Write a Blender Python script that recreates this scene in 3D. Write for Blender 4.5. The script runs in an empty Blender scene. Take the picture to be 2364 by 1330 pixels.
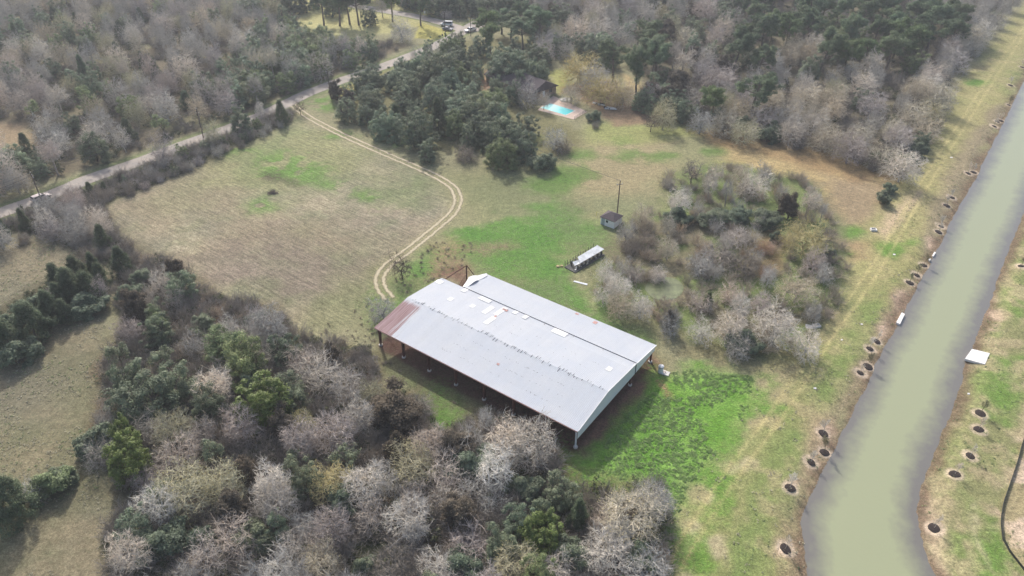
import bpy, math, random
import numpy as np
from math import radians, sin, cos, pi

# ------------------------------------------------------------------ scene, camera, light
S = bpy.context.scene
C = S.collection
F, CX, CY = 1693.0, 1182.0, 665.0           # photograph: 2364 x 1330, focal length in its pixels
PIT, CAMH = 0.6163, 90.0                    # drone looks 35.3 degrees below the horizon from 90 m
cam = bpy.data.cameras.new('camera'); camo = bpy.data.objects.new('camera', cam); C.objects.link(camo)
cam.sensor_width = 36.0; cam.lens = 36.0 * F / 2364.0; cam.clip_start = 0.5; cam.clip_end = 12000
camo.location = (0, 0, CAMH); camo.rotation_euler = (pi/2 - PIT, 0, 0)
S.camera = camo

SUN_EL = radians(38.0)
SHX, SHY = 0.30, -0.954                     # direction in which shadows fall on the ground
W = bpy.data.worlds.new('World'); S.world = W; W.use_nodes = True
nt = W.node_tree; nt.nodes.clear()
sky = nt.nodes.new('ShaderNodeTexSky'); sky.sky_type = 'NISHITA'; sky.sun_disc = False
sky.sun_elevation = SUN_EL; sky.sun_rotation = math.atan2(-SHX, -SHY)
sky.air_density = 1.0; sky.dust_density = 4.0; sky.ozone_density = 1.0
bg = nt.nodes.new('ShaderNodeBackground'); bg.inputs['Strength'].default_value = 0.15
wo = nt.nodes.new('ShaderNodeOutputWorld')
nt.links.new(sky.outputs[0], bg.inputs[0]); nt.links.new(bg.outputs[0], wo.inputs[0])
sl = bpy.data.lights.new('sun', 'SUN'); sl.energy = 3.1; sl.angle = radians(1.2); sl.color = (1.0, 0.972, 0.925)
so = bpy.data.objects.new('sun', sl); C.objects.link(so)
from mathutils import Vector, Matrix
sdir = Vector((SHX*cos(SUN_EL), SHY*cos(SUN_EL), -sin(SUN_EL)))
so.rotation_euler = sdir.to_track_quat('-Z', 'Y').to_euler(); so.location = (-40, 150, 120)
S.view_settings.view_transform = 'Standard'; S.view_settings.look = 'None'
S.view_settings.exposure = 0.28; S.view_settings.gamma = 1.0
S.render.resolution_x = 1024; S.render.resolution_y = 576
S.render.engine = 'CYCLES'
S.cycles.max_bounces = 5; S.cycles.diffuse_bounces = 3; S.cycles.glossy_bounces = 2
S.cycles.transmission_bounces = 3; S.cycles.transparent_max_bounces = 8; S.cycles.volume_bounces = 0; S.cycles.use_denoising = True

# ------------------------------------------------------------------ helpers
sP, cP = sin(PIT), cos(PIT)
def P(px, py, z=0.0):
    """world point at height z that the photograph shows at (px, py)"""
    u = (px-CX)/F; v = (py-CY)/F
    t = (CAMH-z)/(sP+v*cP)
    return np.array([u*t, (cP-v*sP)*t, z])
def lin(r, g, b, k=1.0):
    f = lambda c: (c/255/12.92) if c/255 <= 0.04045 else ((c/255+0.055)/1.055)**2.4
    return np.array([f(r)*k, f(g)*k, f(b)*k])
def PW(pts, z=0.0):
    return np.array([P(a, b, z)[:2] for a, b in pts])

def mk(name, V, Fc, mat=None, parent=None, smooth=False, link=True):
    """V (n,3); Fc: list of arrays (m,k) of faces"""
    me = bpy.data.meshes.new(name)
    V = np.asarray(V, dtype=np.float32).reshape(-1, 3)
    if isinstance(Fc, np.ndarray): Fc = [Fc]
    Fc = [np.asarray(f, dtype=np.int32) for f in Fc if len(f)]
    nl = sum(f.size for f in Fc); nf = sum(len(f) for f in Fc)
    me.vertices.add(len(V)); me.vertices.foreach_set('co', V.ravel())
    me.loops.add(nl); me.loops.foreach_set('vertex_index', np.concatenate([f.ravel() for f in Fc]))
    tot = np.concatenate([np.full(len(f), f.shape[1], dtype=np.int32) for f in Fc])
    st = np.concatenate([[0], np.cumsum(tot)[:-1]]).astype(np.int32)
    me.polygons.add(nf); me.polygons.foreach_set('loop_start', st); me.polygons.foreach_set('loop_total', tot)
    me.polygons.foreach_set('use_smooth', np.full(nf, bool(smooth)))
    me.update(calc_edges=True); me.validate(verbose=False)
    if mat: me.materials.append(mat)
    if not link: return me
    o = bpy.data.objects.new(name, me); C.objects.link(o)
    if parent: o.parent = parent
    return o

class MB:
    """collects boxes, tubes and sheets for ONE mesh"""
    def __init__(s): s.v = []; s.f = []
    def add(s, V, Fs):
        n = len(s.v); s.v += [tuple(map(float, p)) for p in V]; s.f += [tuple(i+n for i in f) for f in Fs]; return s
    def box(s, x0, x1, y0, y1, z0, z1):
        V = [(x0,y0,z0),(x1,y0,z0),(x1,y1,z0),(x0,y1,z0),(x0,y0,z1),(x1,y0,z1),(x1,y1,z1),(x0,y1,z1)]
        return s.add(V, [(3,2,1,0),(4,5,6,7),(0,1,5,4),(1,2,6,5),(2,3,7,6),(3,0,4,7)])
    def prism(s, poly, z0, z1):
        n = len(poly); V = [(p[0],p[1],z0) for p in poly]+[(p[0],p[1],z1) for p in poly]
        return s.add(V, [tuple(range(n-1,-1,-1)), tuple(range(n,2*n))]+[(i,(i+1)%n,n+(i+1)%n,n+i) for i in range(n)])
    def tube(s, a, b, r0, r1=None, k=8):
        r1 = r0 if r1 is None else r1
        a = np.array(a, float); b = np.array(b, float); d = b-a; d /= np.linalg.norm(d)
        q = np.cross(d, (0,0,1) if abs(d[2]) < .9 else (1,0,0)); q /= np.linalg.norm(q); w = np.cross(d, q)
        V = [a+r0*(cos(t)*q+sin(t)*w) for t in [2*pi*i/k for i in range(k)]]+[b+r1*(cos(t)*q+sin(t)*w) for t in [2*pi*i/k for i in range(k)]]
        return s.add(V, [tuple(range(k-1,-1,-1)), tuple(range(k,2*k))]+[(i,(i+1)%k,k+(i+1)%k,k+i) for i in range(k)])
    def quad(s, a, b, c, d): return s.add([a,b,c,d], [(0,1,2,3)])
    def build(s, name, mat, parent=None, smooth=False, bevel=0):
        me = bpy.data.meshes.new(name); me.from_pydata(s.v, [], s.f); me.update()
        import bmesh
        bm = bmesh.new(); bm.from_mesh(me); bmesh.ops.recalc_face_normals(bm, faces=bm.faces); bm.to_mesh(me); bm.free()
        if smooth: me.polygons.foreach_set('use_smooth', np.ones(len(me.polygons), dtype=bool))
        me.materials.append(mat); o = bpy.data.objects.new(name, me); C.objects.link(o)
        if parent: o.parent = parent
        if bevel:
            m = o.modifiers.new('bevel', 'BEVEL'); m.width = bevel; m.segments = 2; m.limit_method = 'ANGLE'
        return o
def tag(o, label=None, cat=None, group=None, kind=None):
    if label: o['label'] = label
    if cat: o['category'] = cat
    if group: o['group'] = group
    if kind: o['kind'] = kind
    return o
def thing(name, label, cat, loc=(0,0,0), rz=0, group=None):
    o = bpy.data.objects.new(name, None); C.objects.link(o); o.empty_display_size = 0.5
    o.location = loc; o.rotation_euler = (0,0,rz); return tag(o, label, cat, group)

# ------------------------------------------------------------------ noise in numpy
_rng = np.random.default_rng(7)
_L = _rng.random((256, 256))
def vnoise(x, y):
    xi = np.floor(x).astype(int); yi = np.floor(y).astype(int); fx = x-xi; fy = y-yi
    fx = fx*fx*(3-2*fx); fy = fy*fy*(3-2*fy)
    a = _L[xi & 255, yi & 255]; b = _L[(xi+1) & 255, yi & 255]; c = _L[xi & 255, (yi+1) & 255]; d = _L[(xi+1) & 255, (yi+1) & 255]
    return (a*(1-fx)+b*fx)*(1-fy)+(c*(1-fx)+d*fx)*fy
def fbm(x, y, sc, o=4):
    r = 0; a = .5; t = 0
    for i in range(o):
        r = r+a*vnoise(x/sc*2**i+17.3*i, y/sc*2**i+5.1*i); t += a; a *= .5
    return r/t
def inside_sd(poly, x, y):
    """signed distance (negative inside) to a polygon, vectorised"""
    n = len(poly); d2 = np.full(x.shape, 1e12); ins = np.zeros(x.shape, bool)
    for i in range(n):
        ax, ay = poly[i]; bx, by = poly[(i+1) % n]
        ex, ey = bx-ax, by-ay; t = np.clip(((x-ax)*ex+(y-ay)*ey)/(ex*ex+ey*ey+1e-9), 0, 1)
        d2 = np.minimum(d2, (x-ax-t*ex)**2+(y-ay-t*ey)**2)
        c = (ay > y) != (by > y)
        ins ^= c & (x < (bx-ax)*(y-ay)/(by-ay+1e-12)+ax)
    return np.where(ins, -1, 1)*np.sqrt(d2)
def line_d(pts, x, y):
    d2 = np.full(x.shape, 1e12)
    for (ax, ay), (bx, by) in zip(pts[:-1], pts[1:]):
        ex, ey = bx-ax, by-ay; t = np.clip(((x-ax)*ex+(y-ay)*ey)/(ex*ex+ey*ey+1e-9), 0, 1)
        d2 = np.minimum(d2, (x-ax-t*ex)**2+(y-ay-t*ey)**2)
    return np.sqrt(d2)
def smooth_line(pts, step=1.0):
    """Catmull-Rom through world points, resampled"""
    p = [np.array(q, float) for q in pts]; p = [2*p[0]-p[1]]+p+[2*p[-1]-p[-2]]; out = []
    for i in range(1, len(p)-2):
        n = max(1, int(np.linalg.norm(p[i+1]-p[i])/step))
        for k in range(n):
            t = k/n; a, b, c, d = p[i-1], p[i], p[i+1], p[i+2]
            out.append(.5*((2*b)+(-a+c)*t+(2*a-5*b+4*c-d)*t*t+(-a+3*b-3*c+d)*t**3))
    out.append(p[-2]); return np.array(out)

# ------------------------------------------------------------------ layout lines (photo pixels -> ground)
WZ = -0.7
LB = [(1869,1340),(1857,1254),(1850,1200),(1864,1164),(1895,1099),(1920,1052),(1953,987),(2007,882),(2041,805),(2065,769),(2089,724),(2107,685),(2128,648),(2152,606),(2171,567),(2187,534),(2213,480),(2252,417),(2274,369),(2318,284),(2364,190)]
RB = [(2162,1340),(2130,1261),(2115,1182),(2120,1139),(2144,1066),(2180,983),(2205,922),(2221,861),(2227,835),(2249,787),(2270,733),(2291,675),(2315,609),(2336,555),(2364,489)]
lb = PW(LB, WZ); rb = PW(RB, WZ)
def ext(a, last, first):
    d = a[-1]-a[-4]; d /= np.linalg.norm(d); e = a[0]-a[1]; e /= np.linalg.norm(e)
    return np.vstack([[a[0]+e*first+np.array([0,-first*.3])], a, [a[-1]+d*last]])
lb = ext(lb, 900, 30); rb = ext(rb, 1000, 30)
cdir = lb[-1]-lb[-2]; rb[-1] = rb[-2]+cdir/np.linalg.norm(cdir)*1000
canal = np.vstack([smooth_line(lb[:-1], 2.5), lb[-1:], rb[::-1][:1], smooth_line(rb[:-1], 2.5)[::-1]])
pond = PW([(1488,668),(1500,648),(1530,640),(1560,645),(1578,662),(1570,682),(1545,694),(1510,690)])
def gz(x, y):
    """ground height"""
    x = np.atleast_1d(np.asarray(x, float)); y = np.atleast_1d(np.asarray(y, float)); z = np.zeros(x.shape)
    m = (y < 420) & (x > 20)
    if m.any():
        d = inside_sd(canal, x[m], y[m])
        t = np.clip(d/4.5, 0, 1); s = t*t*(3-2*t)
        z[m] = np.where(d > 0, WZ*(1-s), WZ-0.35*np.clip(-d, 0, 4))
    m = y >= 420
    if m.any():
        d = inside_sd(canal, x[m], y[m]); t = np.clip(d/4.5, 0, 1); s = t*t*(3-2*t)
        z[m] = np.where(d > 0, WZ*(1-s), WZ-0.35*np.clip(-d, 0, 4))
    return z
def g1(x, y): return float(gz(x, y)[0])

ROADC = [(-60,512),(0,492),(50,474),(100,457),(150,437),(200,415),(250,398),(300,381),(350,363),(400,344),(460,322),(530,296),(600,268),(660,240),(700,220),(740,204),(800,182),(880,155),(950,128),(1000,108),(1048,84),(1078,66),(1105,50)]
road_c = smooth_line(PW(ROADC), 2.0)
ROADB = [(1075,72),(1050,62),(1010,50),(960,38),(915,30),(870,22),(800,10),(700,-8)]
road_b = smooth_line(PW(ROADB), 2.0)
ROADD = [(1070,72),(1110,66),(1150,52),(1200,40)]
road_d = smooth_line(PW(ROADD), 2.0)
DRV = [(672,240),(690,254),(715,272),(750,291),(800,316),(870,347),(930,373),(990,399),(1035,424),(1052,442),(1057,465),(1045,492),(1012,522),(975,552),(940,580),(905,605),(885,625),(876,645),(882,668),(900,690)]
drv = smooth_line(PW(DRV), 0.5)
FENCE = [(2480,760),(2400,920),(2364,1010),(2350,1060),(2330,1120),(2315,1165),(2310,1210),(2314,1245),(2330,1275),(2364,1318),(2420,1380)]
BA = np.array([-25.472, 108.131]); BTH = -0.631; BL = 44.369
BU = np.array([cos(BTH), sin(BTH)]); BN = np.array([-sin(BTH), cos(BTH)])
barn_fp = np.array([BA, BA+BU*BL, BA+BU*BL+BN*26.6, BA+BN*26.6])

# ------------------------------------------------------------------ ground colours
K = 1.0
def gc(r, g, b): return lin(r, g, b, K)
def axis(parts):
    out = [parts[0][0]]
    for a, b, s in parts:
        n = max(1, int(round((b-a)/s))); out += list(a+(b-a)*np.arange(1, n+1)/n)
    return np.array(out)
xs = axis([(-6000,-1500,1500),(-1500,-400,275),(-400,-300,10),(-300,-150,1.0),(-150,160,0.42),(160,330,1.0),(330,600,15),(600,1500,225),(1500,6000,1500)])
ys = axis([(-1500,-200,650),(-200,20,20),(20,48,2),(48,130,0.33),(130,230,0.5),(230,420,0.9),(420,520,10),(520,1500,98),(1500,9000,1500)])
GX, GY = np.meshgrid(xs, ys); gx = GX.ravel(); gy = GY.ravel()
gzv = gz(gx, gy)+0.05*(fbm(gx, gy, 2.2, 2)-.5)
N1 = fbm(gx, gy, 28, 5); N2 = fbm(gx+300, gy+90, 9, 4); N3 = fbm(gx-200, gy+500, 3.0, 3); N4 = fbm(gx+77, gy-50, 70, 4)
col = np.zeros((len(gx), 3)); col[:] = gc(140,136,106)
wid = np.zeros(len(gx))         # how weedy / tufted
mow = np.zeros(len(gx))         # mown stubble lines
def ss(a, b, t):
    t = np.clip((t-a)/(b-a), 0, 1); return t*t*(3-2*t)
def paint(poly, c, soft=3.0, warp=4.0, amt=1.0, thr=None, nz=None, attr=None, world=False, tw=.12):
    pw = poly if world else PW(poly)
    mg = soft+warp+1
    m = (gx > pw[:,0].min()-mg) & (gx < pw[:,0].max()+mg) & (gy > pw[:,1].min()-mg) & (gy < pw[:,1].max()+mg)
    if not m.any(): return
    d = inside_sd(pw, gx[m], gy[m])+warp*2*(N2[m]-.5)+warp*1.2*(N3[m]-.5)
    a = (1-ss(-soft, soft, d))*amt
    if thr is not None: a = a*ss(thr-tw, thr+tw, (N1 if nz is None else nz)[m])
    if c is not None: col[m] = col[m]*(1-a[:,None])+np.array(c)*a[:,None]
    if attr is not None:
        arr, val = attr; arr[m] = arr[m]*(1-a)+val*a
def ell(px, py, rx, ry, n=14): return [(px+rx*cos(2*pi*i/n), py+ry*sin(2*pi*i/n)) for i in range(n)]
FIELD = [(230,500),(330,440),(470,370),(600,320),(690,265),(720,285),(870,350),(1000,405),(1050,445),(1050,480),(930,580),(870,640),(850,700),(800,790),(690,770),(640,720),(520,680),(430,620),(330,560)]
SWF = [(-80,560),(110,545),(260,600),(330,640),(230,720),(300,900),(250,1050),(300,1150),(400,1330),(440,1420),(-200,1420)]
paint(FIELD, gc(150,140,124), 4, 3, attr=(mow, 1))
paint(FIELD, gc(176,160,138), 5, 5, .75, thr=.53, nz=N2)
paint(FIELD, gc(128,114,98), 5, 5, .6, thr=.55, nz=N1)
paint(FIELD, gc(118,120,94), 4, 5, .5, thr=.56, nz=N3)
paint(FIELD, gc(165,145,124), 6, 4, .55, thr=.5)
paint(FIELD, gc(126,132,92), 6, 4, .55, thr=.55, nz=N4)
paint([(420,600),(640,560),(860,600),(860,700),(640,720),(520,680)], gc(132,119,107), 8, 6, .8, thr=.40, nz=N1)
paint([(560,520),(900,480),(980,540),(880,640),(640,690),(480,640)], gc(140,124,114), 8, 6, .7, thr=.5, nz=N2)
paint([(500,320),(700,280),(860,340),(800,400),(620,440),(480,420)], gc(146,146,102), 6, 6, .6)
paint(FIELD, gc(112,126,84), 5, 5, .5, thr=.60, nz=fbm(gx+41, gy-333, 15, 4))
paint([(480,590),(760,500),(960,540),(860,640),(700,640)], gc(122,128,92), 8, 6, .45, thr=.5, nz=N2)
paint(SWF, gc(124,118,98), 5, 4)
paint(SWF, gc(112,112,78), 6, 5, .5, thr=.5)
paint(SWF, gc(140,126,102), 4, 5, .5, thr=.56, nz=N2)
# northern lawn and the meadow east of it
paint([(1000,400),(1250,380),(1330,300),(1400,290),(1600,290),(1740,330),(2080,400),(2060,470),(2000,560),(1900,500),(1500,440),(1430,560),(1350,640),(1500,790),(1300,720),(1120,630),(1000,640),(900,700),(880,620),(1060,500)], gc(138,136,100), 5, 4)
paint([(1060,430),(1240,390),(1320,440),(1280,520),(1120,520)], gc(124,128,92), 6, 5, .9)
paint([(1640,320),(1900,360),(2080,430),(2060,490),(1990,520),(1900,470),(1700,400)], gc(172,152,110), 5, 4, 1, attr=(mow, .6))
paint([(1900,400),(2080,430),(2050,500),(1960,520)], gc(152,134,110), 5, 4, .8)
paint([(1660,380),(1800,400),(1860,440),(1790,470),(1680,450)], gc(150,162,86), 5, 4, .8)
paint([(1320,330),(1560,310),(1560,400),(1460,470),(1300,440)], gc(158,144,112), 6, 5, .8, attr=(mow, .4))
paint([(1360,460),(1480,450),(1560,500),(1500,560),(1430,540)], gc(128,132,98), 5, 4, .8)
GREEN = [(960,590),(1040,540),(1140,505),(1300,490),(1390,530),(1400,575),(1330,600),(1290,640),(1360,690),(1500,790),(1480,800),(1300,710),(1120,640),(1070,600),(1000,640),(960,700),(870,740),(880,690)]
paint(GREEN, gc(112,132,82), 4, 5, .95, attr=(wid, .5))
paint(GREEN, gc(138,138,98), 3, 6, .7, thr=.56, nz=N1)
paint(GREEN, gc(96,136,64), 3, 5, .8, thr=.52, nz=N2, attr=(wid, .8))
paint([(990,560),(1040,545),(1090,560),(1070,590),(1080,615),(1030,640),(1000,640),(985,600)], gc(150,128,102), 3, 3, .9)
paint([(1070,575),(1150,560),(1170,585),(1110,600)], gc(146,122,104), 3, 4, .75)
paint([(1000,632),(1060,615),(1090,625),(1068,655),(1040,650)], gc(126,96,82), 2, 2, .9)
for e in [(1110,540,55,22),(1190,520,40,14),(1250,560,60,26),(1330,520,50,20),(1270,620,40,25),(1200,580,60,20),(1400,700,60,20),(860,720,18,60),(1060,535,30,14),(1260,478,50,10)]:
    paint(ell(*e), gc(94,136,64), 3, 4, .75, thr=.42, nz=N2, attr=(wid, .9))
for e in [(660,380,70,30),(700,400,55,28),(605,478,42,20),(770,430,40,14),(845,452,30,7),(868,486,14,7),(745,238,40,20),(785,312,22,8),(560,345,60,10),(920,330,40,12)]:
    paint(ell(*e), gc(112,142,74), 3.5, 5, .85, thr=.47, nz=N3, attr=(wid, .7))
paint([(610,398),(640,400),(700,425),(680,432),(630,420)], gc(96,92,72), 1.5, 1.5, .8)
paint([(680,770),(780,640),(880,640),(870,760),(860,790),(700,790)], gc(130,130,96), 5, 4, .8)
for e in [(1450,355,40,12),(1530,362,40,14),(1640,350,30,8),(1440,327,26,8),(1280,430,60,20),(1180,330,80,22),(1340,360,40,16),(1310,400,50,20)]:
    paint(ell(*e), gc(98,128,64), 3, 4, .75, attr=(wid, .6))
paint([(1350,290),(1420,275),(1600,290),(1620,310),(1480,335),(1360,330)], gc(150,154,96), 4, 4, .8)
# barn surroundings
paint([(865,790),(1350,1060),(1420,1010),(1540,850),(1500,800),(1480,830)], gc(120,92,78), 1.0, 1.5, 1)
paint([(850,770),(1340,1030),(1320,1050),(1180,1000),(980,900),(880,850)], gc(102,100,72), 2, 3, .85)
paint([(960,930),(1020,900),(1080,960),(1060,1010),(990,1010)], gc(96,134,58), 2.5, 3, .85, attr=(wid, .9))
paint([(880,810),(960,850),(1050,900),(1150,960),(1180,990),(1060,960),(960,930),(880,870)], gc(118,114,86), 3, 3, .7)
paint([(860,840),(960,880),(1060,925),(1040,935),(930,890)], gc(92,108,64), 2, 2, .6, thr=.45, nz=N3)
paint([(1320,1050),(1420,1000),(1540,860),(1600,900),(1480,1040),(1360,1080)], gc(112,96,74), 2, 2, .7)
# strip along the canal
STRIP = [(2364,20),(2500,-60),(2420,190),(2364,200),(2300,310),(2200,500),(2100,690),(2010,850),(1935,990),(1875,1120),(1850,1200),(1870,1420),(1500,1420),(1540,1260),(1560,1160),(1740,900),(1800,800),(1880,700),(1950,620),(2000,540),(2080,440),(2140,330),(2180,220),(2290,110)]
paint(STRIP, gc(146,146,98), 3, 2, 1)
paint(STRIP, gc(120,134,78), 3, 3, .65, thr=.52, nz=N2)
paint(STRIP, gc(166,150,118), 3, 4, .6, thr=.55, nz=N3)
paint(STRIP, gc(160,152,106), 3, 3, .7, thr=.53, nz=N4)
paint([(1760,860),(1880,700),(2000,540),(2090,430),(2200,270),(2364,60),(2400,80),(2200,330),(2060,560),(1900,800),(1700,1100),(1560,1420),(1500,1420),(1560,1200)], gc(168,160,112), 4, 3, .55)
paint([(1960,720),(2060,640),(2080,680),(1980,850),(1880,980),(1780,1160),(1700,1400),(1640,1400),(1700,1240),(1800,1040)], gc(114,136,74), 3, 4, .7, thr=.45, nz=N2)
paint([(2000,560),(2080,590),(2120,520),(2080,470)], gc(140,140,90), 3, 3, .7)
paint([(2060,480),(2130,440),(2090,500),(2050,560),(2020,540)], gc(200,176,146), 2, 2.5, .85)
for e in [(2255,190,26,8),(2060,575,30,20),(1970,540,26,14),(1960,585,18,6),(2110,560,24,10),(2300,20,20,12),(1440,1140,30,14),(1370,1110,40,12),(1340,1130,60,20)]:
    paint(ell(*e), gc(104,146,60), 2, 2.5, .8, attr=(wid, .7))
paint([(1940,560),(1990,550),(2010,600),(1930,620)], gc(170,140,110), 3, 3, .7)
paint([(1740,850),(1830,850),(1770,960),(1600,1160),(1560,1300),(1500,1330),(1540,1220),(1620,1080),(1720,940)], gc(164,148,120), 2.5, 3, .75)
paint([(1560,1230),(1720,1020),(1760,1060),(1700,1200),(1640,1420),(1480,1420)], gc(186,174,142), 2, 3, .6, thr=.5, nz=N3)
# banks
for e, r in [([(2150,470),(2230,330),(2300,240),(2330,240),(2200,500),(2150,590),(2120,570)], (150,136,112)), ([(1960,880),(2060,700),(2110,640),(2130,640),(2075,745),(2010,850),(1935,990),(1875,1120),(1850,1180),(1830,1150),(1880,1000)], (168,144,122)),
             ([(1840,1150),(1852,1190),(1868,1330),(1830,1420),(1790,1330),(1800,1200)], (150,132,104)), ([(1900,960),(1930,940),(1900,1040),(1850,1130),(1830,1110)], (176,156,126))]:
    paint(e, gc(*r), 2, 2, .85)
for e in [(2150,560,14,14),(2083,690,10,26),(2040,760,14,20),(1915,1000,14,20),(1825,1120,24,18),(1810,1270,30,24)]:
    paint(ell(*e), gc(206,178,154), 1.2, 1.5, .85)
EAST = [(2364,480),(2330,560),(2300,630),(2250,760),(2215,880),(2170,1000),(2120,1130),(2115,1190),(2160,1420),(2600,1500),(2700,300)]
paint(EAST, gc(142,142,98), 1.5, 1.5, 1)
paint(EAST, gc(118,136,76), 2, 3, .7, thr=.50, nz=N2)
paint(EAST, gc(176,158,128), 2, 3, .6, thr=.57, nz=N3)
paint([(2290,800),(2350,700),(2364,800),(2340,1000),(2300,1180),(2340,1300),(2364,1400),(2200,1400),(2240,1200),(2260,1060)], gc(108,140,64), 2, 4, .75, thr=.44, nz=N2, attr=(wid, .5))
paint([(2250,700),(2290,640),(2320,680),(2300,760),(2260,760)], gc(206,178,156), 2, 3, .85, thr=.42, nz=N3)
paint([(2120,1120),(2160,1150),(2190,1240),(2230,1420),(2160,1420),(2115,1200)], gc(186,164,138), 1.5, 1.5, .85)
paint([(2290,640),(2345,540),(2330,560),(2240,790),(2215,870)], gc(168,146,120), 1.5, 1.5, .7)
fp = smooth_line(PW(FENCE), 2)
EAST2 = np.vstack([fp, [[500, 40]], [[500, 400]]])
paint(EAST2, gc(168,154,118), .6, .2, 1, world=True)
paint(EAST2, gc(214,190,168), 2, 2, .8, thr=.52, nz=N3, world=True)
paint([(2240,1180),(2250,1260),(2290,1330),(2300,1330),(2262,1240),(2250,1160)], gc(186,176,140), .5, .8, .7, thr=.4, nz=N3)
WEED = [(1515,870),(1600,850),(1740,870),(1730,935),(1690,1000),(1640,1060),(1590,1120),(1560,1200),(1555,1290),(1500,1290),(1510,1160),(1480,1120),(1400,1100),(1330,1085),(1380,1040),(1440,970),(1520,885)]
paint(WEED, gc(118,164,64), 5, 8, 1, attr=(wid, 1))
paint(WEED, gc(108,154,62), 2, 2, .7, thr=.52, nz=N2)
paint(WEED, gc(138,176,84), 2, 3, .6, thr=.55, nz=N3)
paint([(1310,1070),(1400,1090),(1500,1130),(1480,1180),(1380,1150),(1290,1120)], gc(128,130,84), 3, 3, .8, thr=.4, nz=N3)
paint([(1517,878),(1530,878),(1540,900),(1552,915),(1545,922),(1530,900)], gc(176,138,112), .6, .6, .9)
# woods: litter under the trees
def wood(poly, c, soft=3): paint(poly, c, soft, 3, .95)
Z_NW = [(-300,-40),(620,-40),(660,30),(760,95),(930,100),(945,105),(880,135),(800,160),(700,205),(600,250),(460,300),(340,345),(200,385),(60,430),(-200,470)]
Z_HEDGE = [(655,255),(690,262),(640,300),(560,335),(480,370),(400,410),(300,445),(230,470),(200,440),(280,405),(360,372),(440,338),(520,308),(600,278)]
Z_LEFT = [(20,485),(140,430),(240,455),(250,520),(330,600),(290,620),(200,590),(140,560),(60,530),(-40,560),(-100,500)]
Z_JUN = [(-80,800),(-60,760),(60,680),(150,620),(220,610),(250,640),(230,690),(120,740),(40,800),(-60,850)]
Z_SOUTH = [(285,620),(380,590),(440,640),(520,690),(640,715),(690,780),(850,800),(870,880),(980,930),(1000,1000),(1110,960),(1250,960),(1270,1040),(1330,1130),(1520,1110),(1560,1280),(1500,1420),(250,1420),(245,1240),(310,1150),(240,1060),(200,1040),(250,900),(230,850),(290,760),(270,700)]
Z_GROVE = [(780,190),(900,150),(1000,90),(1250,90),(1280,190),(1230,240),(1330,290),(1340,340),(1260,380),(1210,350),(1000,350),(930,320),(820,280),(770,230)]
Z_NE = [(1100,-40),(2350,-40),(2364,-10),(2300,50),(2210,150),(2180,250),(2150,330),(2090,390),(1960,360),(1800,310),(1640,290),(1590,260),(1480,240),(1480,190),(1440,120),(1300,105),(1200,60),(1120,50)]
Z_POND = [(1350,600),(1420,570),(1450,500),(1530,470),(1540,400),(1620,380),(1760,390),(1880,420),(1940,540),(1960,640),(1940,720),(1880,790),(1760,830),(1640,800),(1500,740),(1380,690)]
wood(Z_NW, gc(112,102,84)); wood(Z_HEDGE, gc(110,106,80), 2); wood(Z_LEFT, gc(104,96,78)); wood(Z_JUN, gc(92,86,66), 2)
wood(Z_SOUTH, gc(106,92,76)); wood(Z_GROVE, gc(120,116,82)); wood(Z_NE, gc(110,102,84)); wood(Z_POND, gc(128,120,96))
paint(Z_SOUTH, gc(98,108,68), 3, 3, .8, thr=.50, nz=N2)
paint(Z_SOUTH, gc(120,92,74), 3, 3, .5, thr=.55, nz=N4)
paint(Z_NW, gc(128,126,90), 3, 3, .5, thr=.55, nz=N2)
paint(Z_POND, gc(112,126,76), 3, 3, 1, thr=.44, nz=N2)
paint([(1700,530),(1800,520),(1820,600),(1780,650),(1700,640)], gc(146,116,90), 2, 2, .6)
paint([(1540,960),(1560,760),(1700,800),(1850,840),(1740,860),(1600,850),(1500,800)], gc(132,124,88), 3, 3, .6, thr=.45, nz=N3)
paint([(-50,285),(40,285),(85,310),(70,345),(-50,365)], gc(150,130,104), 3, 2, .9)
paint([(640,-60),(1000,-60),(1000,50),(900,80),(740,90),(690,60)], gc(176,170,118), 3, 3, 1)
paint([(970,52),(1040,72),(1038,86),(1000,92),(955,88)], gc(176,168,96), .8, .6, 1)
paint([(760,190),(820,165),(900,140),(935,140),(860,180),(820,240),(780,230)], gc(164,156,100), 2, 2, .8)
paint([(1120,160),(1200,160),(1220,200),(1100,210)], gc(170,136,110), 2, 2, .8)
paint([(1265,165),(1310,160),(1330,230),(1290,215),(1270,200)], gc(156,156,92), 2, 2, .9)
paint([(1440,170),(1480,190),(1470,230),(1440,228)], gc(186,164,120), 2, 2, .9)
paint([(1290,200),(1420,180),(1450,240),(1560,260),(1540,290),(1420,290),(1360,240),(1300,215)], gc(144,120,98), 2, 3, .9)
paint([(1600,300),(1700,290),(1980,370),(2060,410),(1960,420),(1800,370),(1640,330)], gc(150,122,88), 3, 3, .7)
# the verges of the road and the dust of the drive
for ln, w0, w1 in ((road_c, 3.2, 6.5), (road_b, 3.2, 5.0)):
    d = line_d(ln[::3], gx, gy)+2*(N3-.5); a = (1-ss(w0, w1, d))*.85
    c2 = gc(116,126,82); col[:] = col*(1-a[:,None])+c2*a[:,None]
m = (gx > -90) & (gx < 10) & (gy > 100) & (gy < 260)
dd = np.full(len(gx), 99.0); dd[m] = line_d(drv[::3], gx[m], gy[m])
a = (1-ss(.9, 2.6, dd+1.2*(N3-.5)))*.5; col[:] = col*(1-a[:,None])+gc(150,144,108)*a[:,None]
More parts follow.
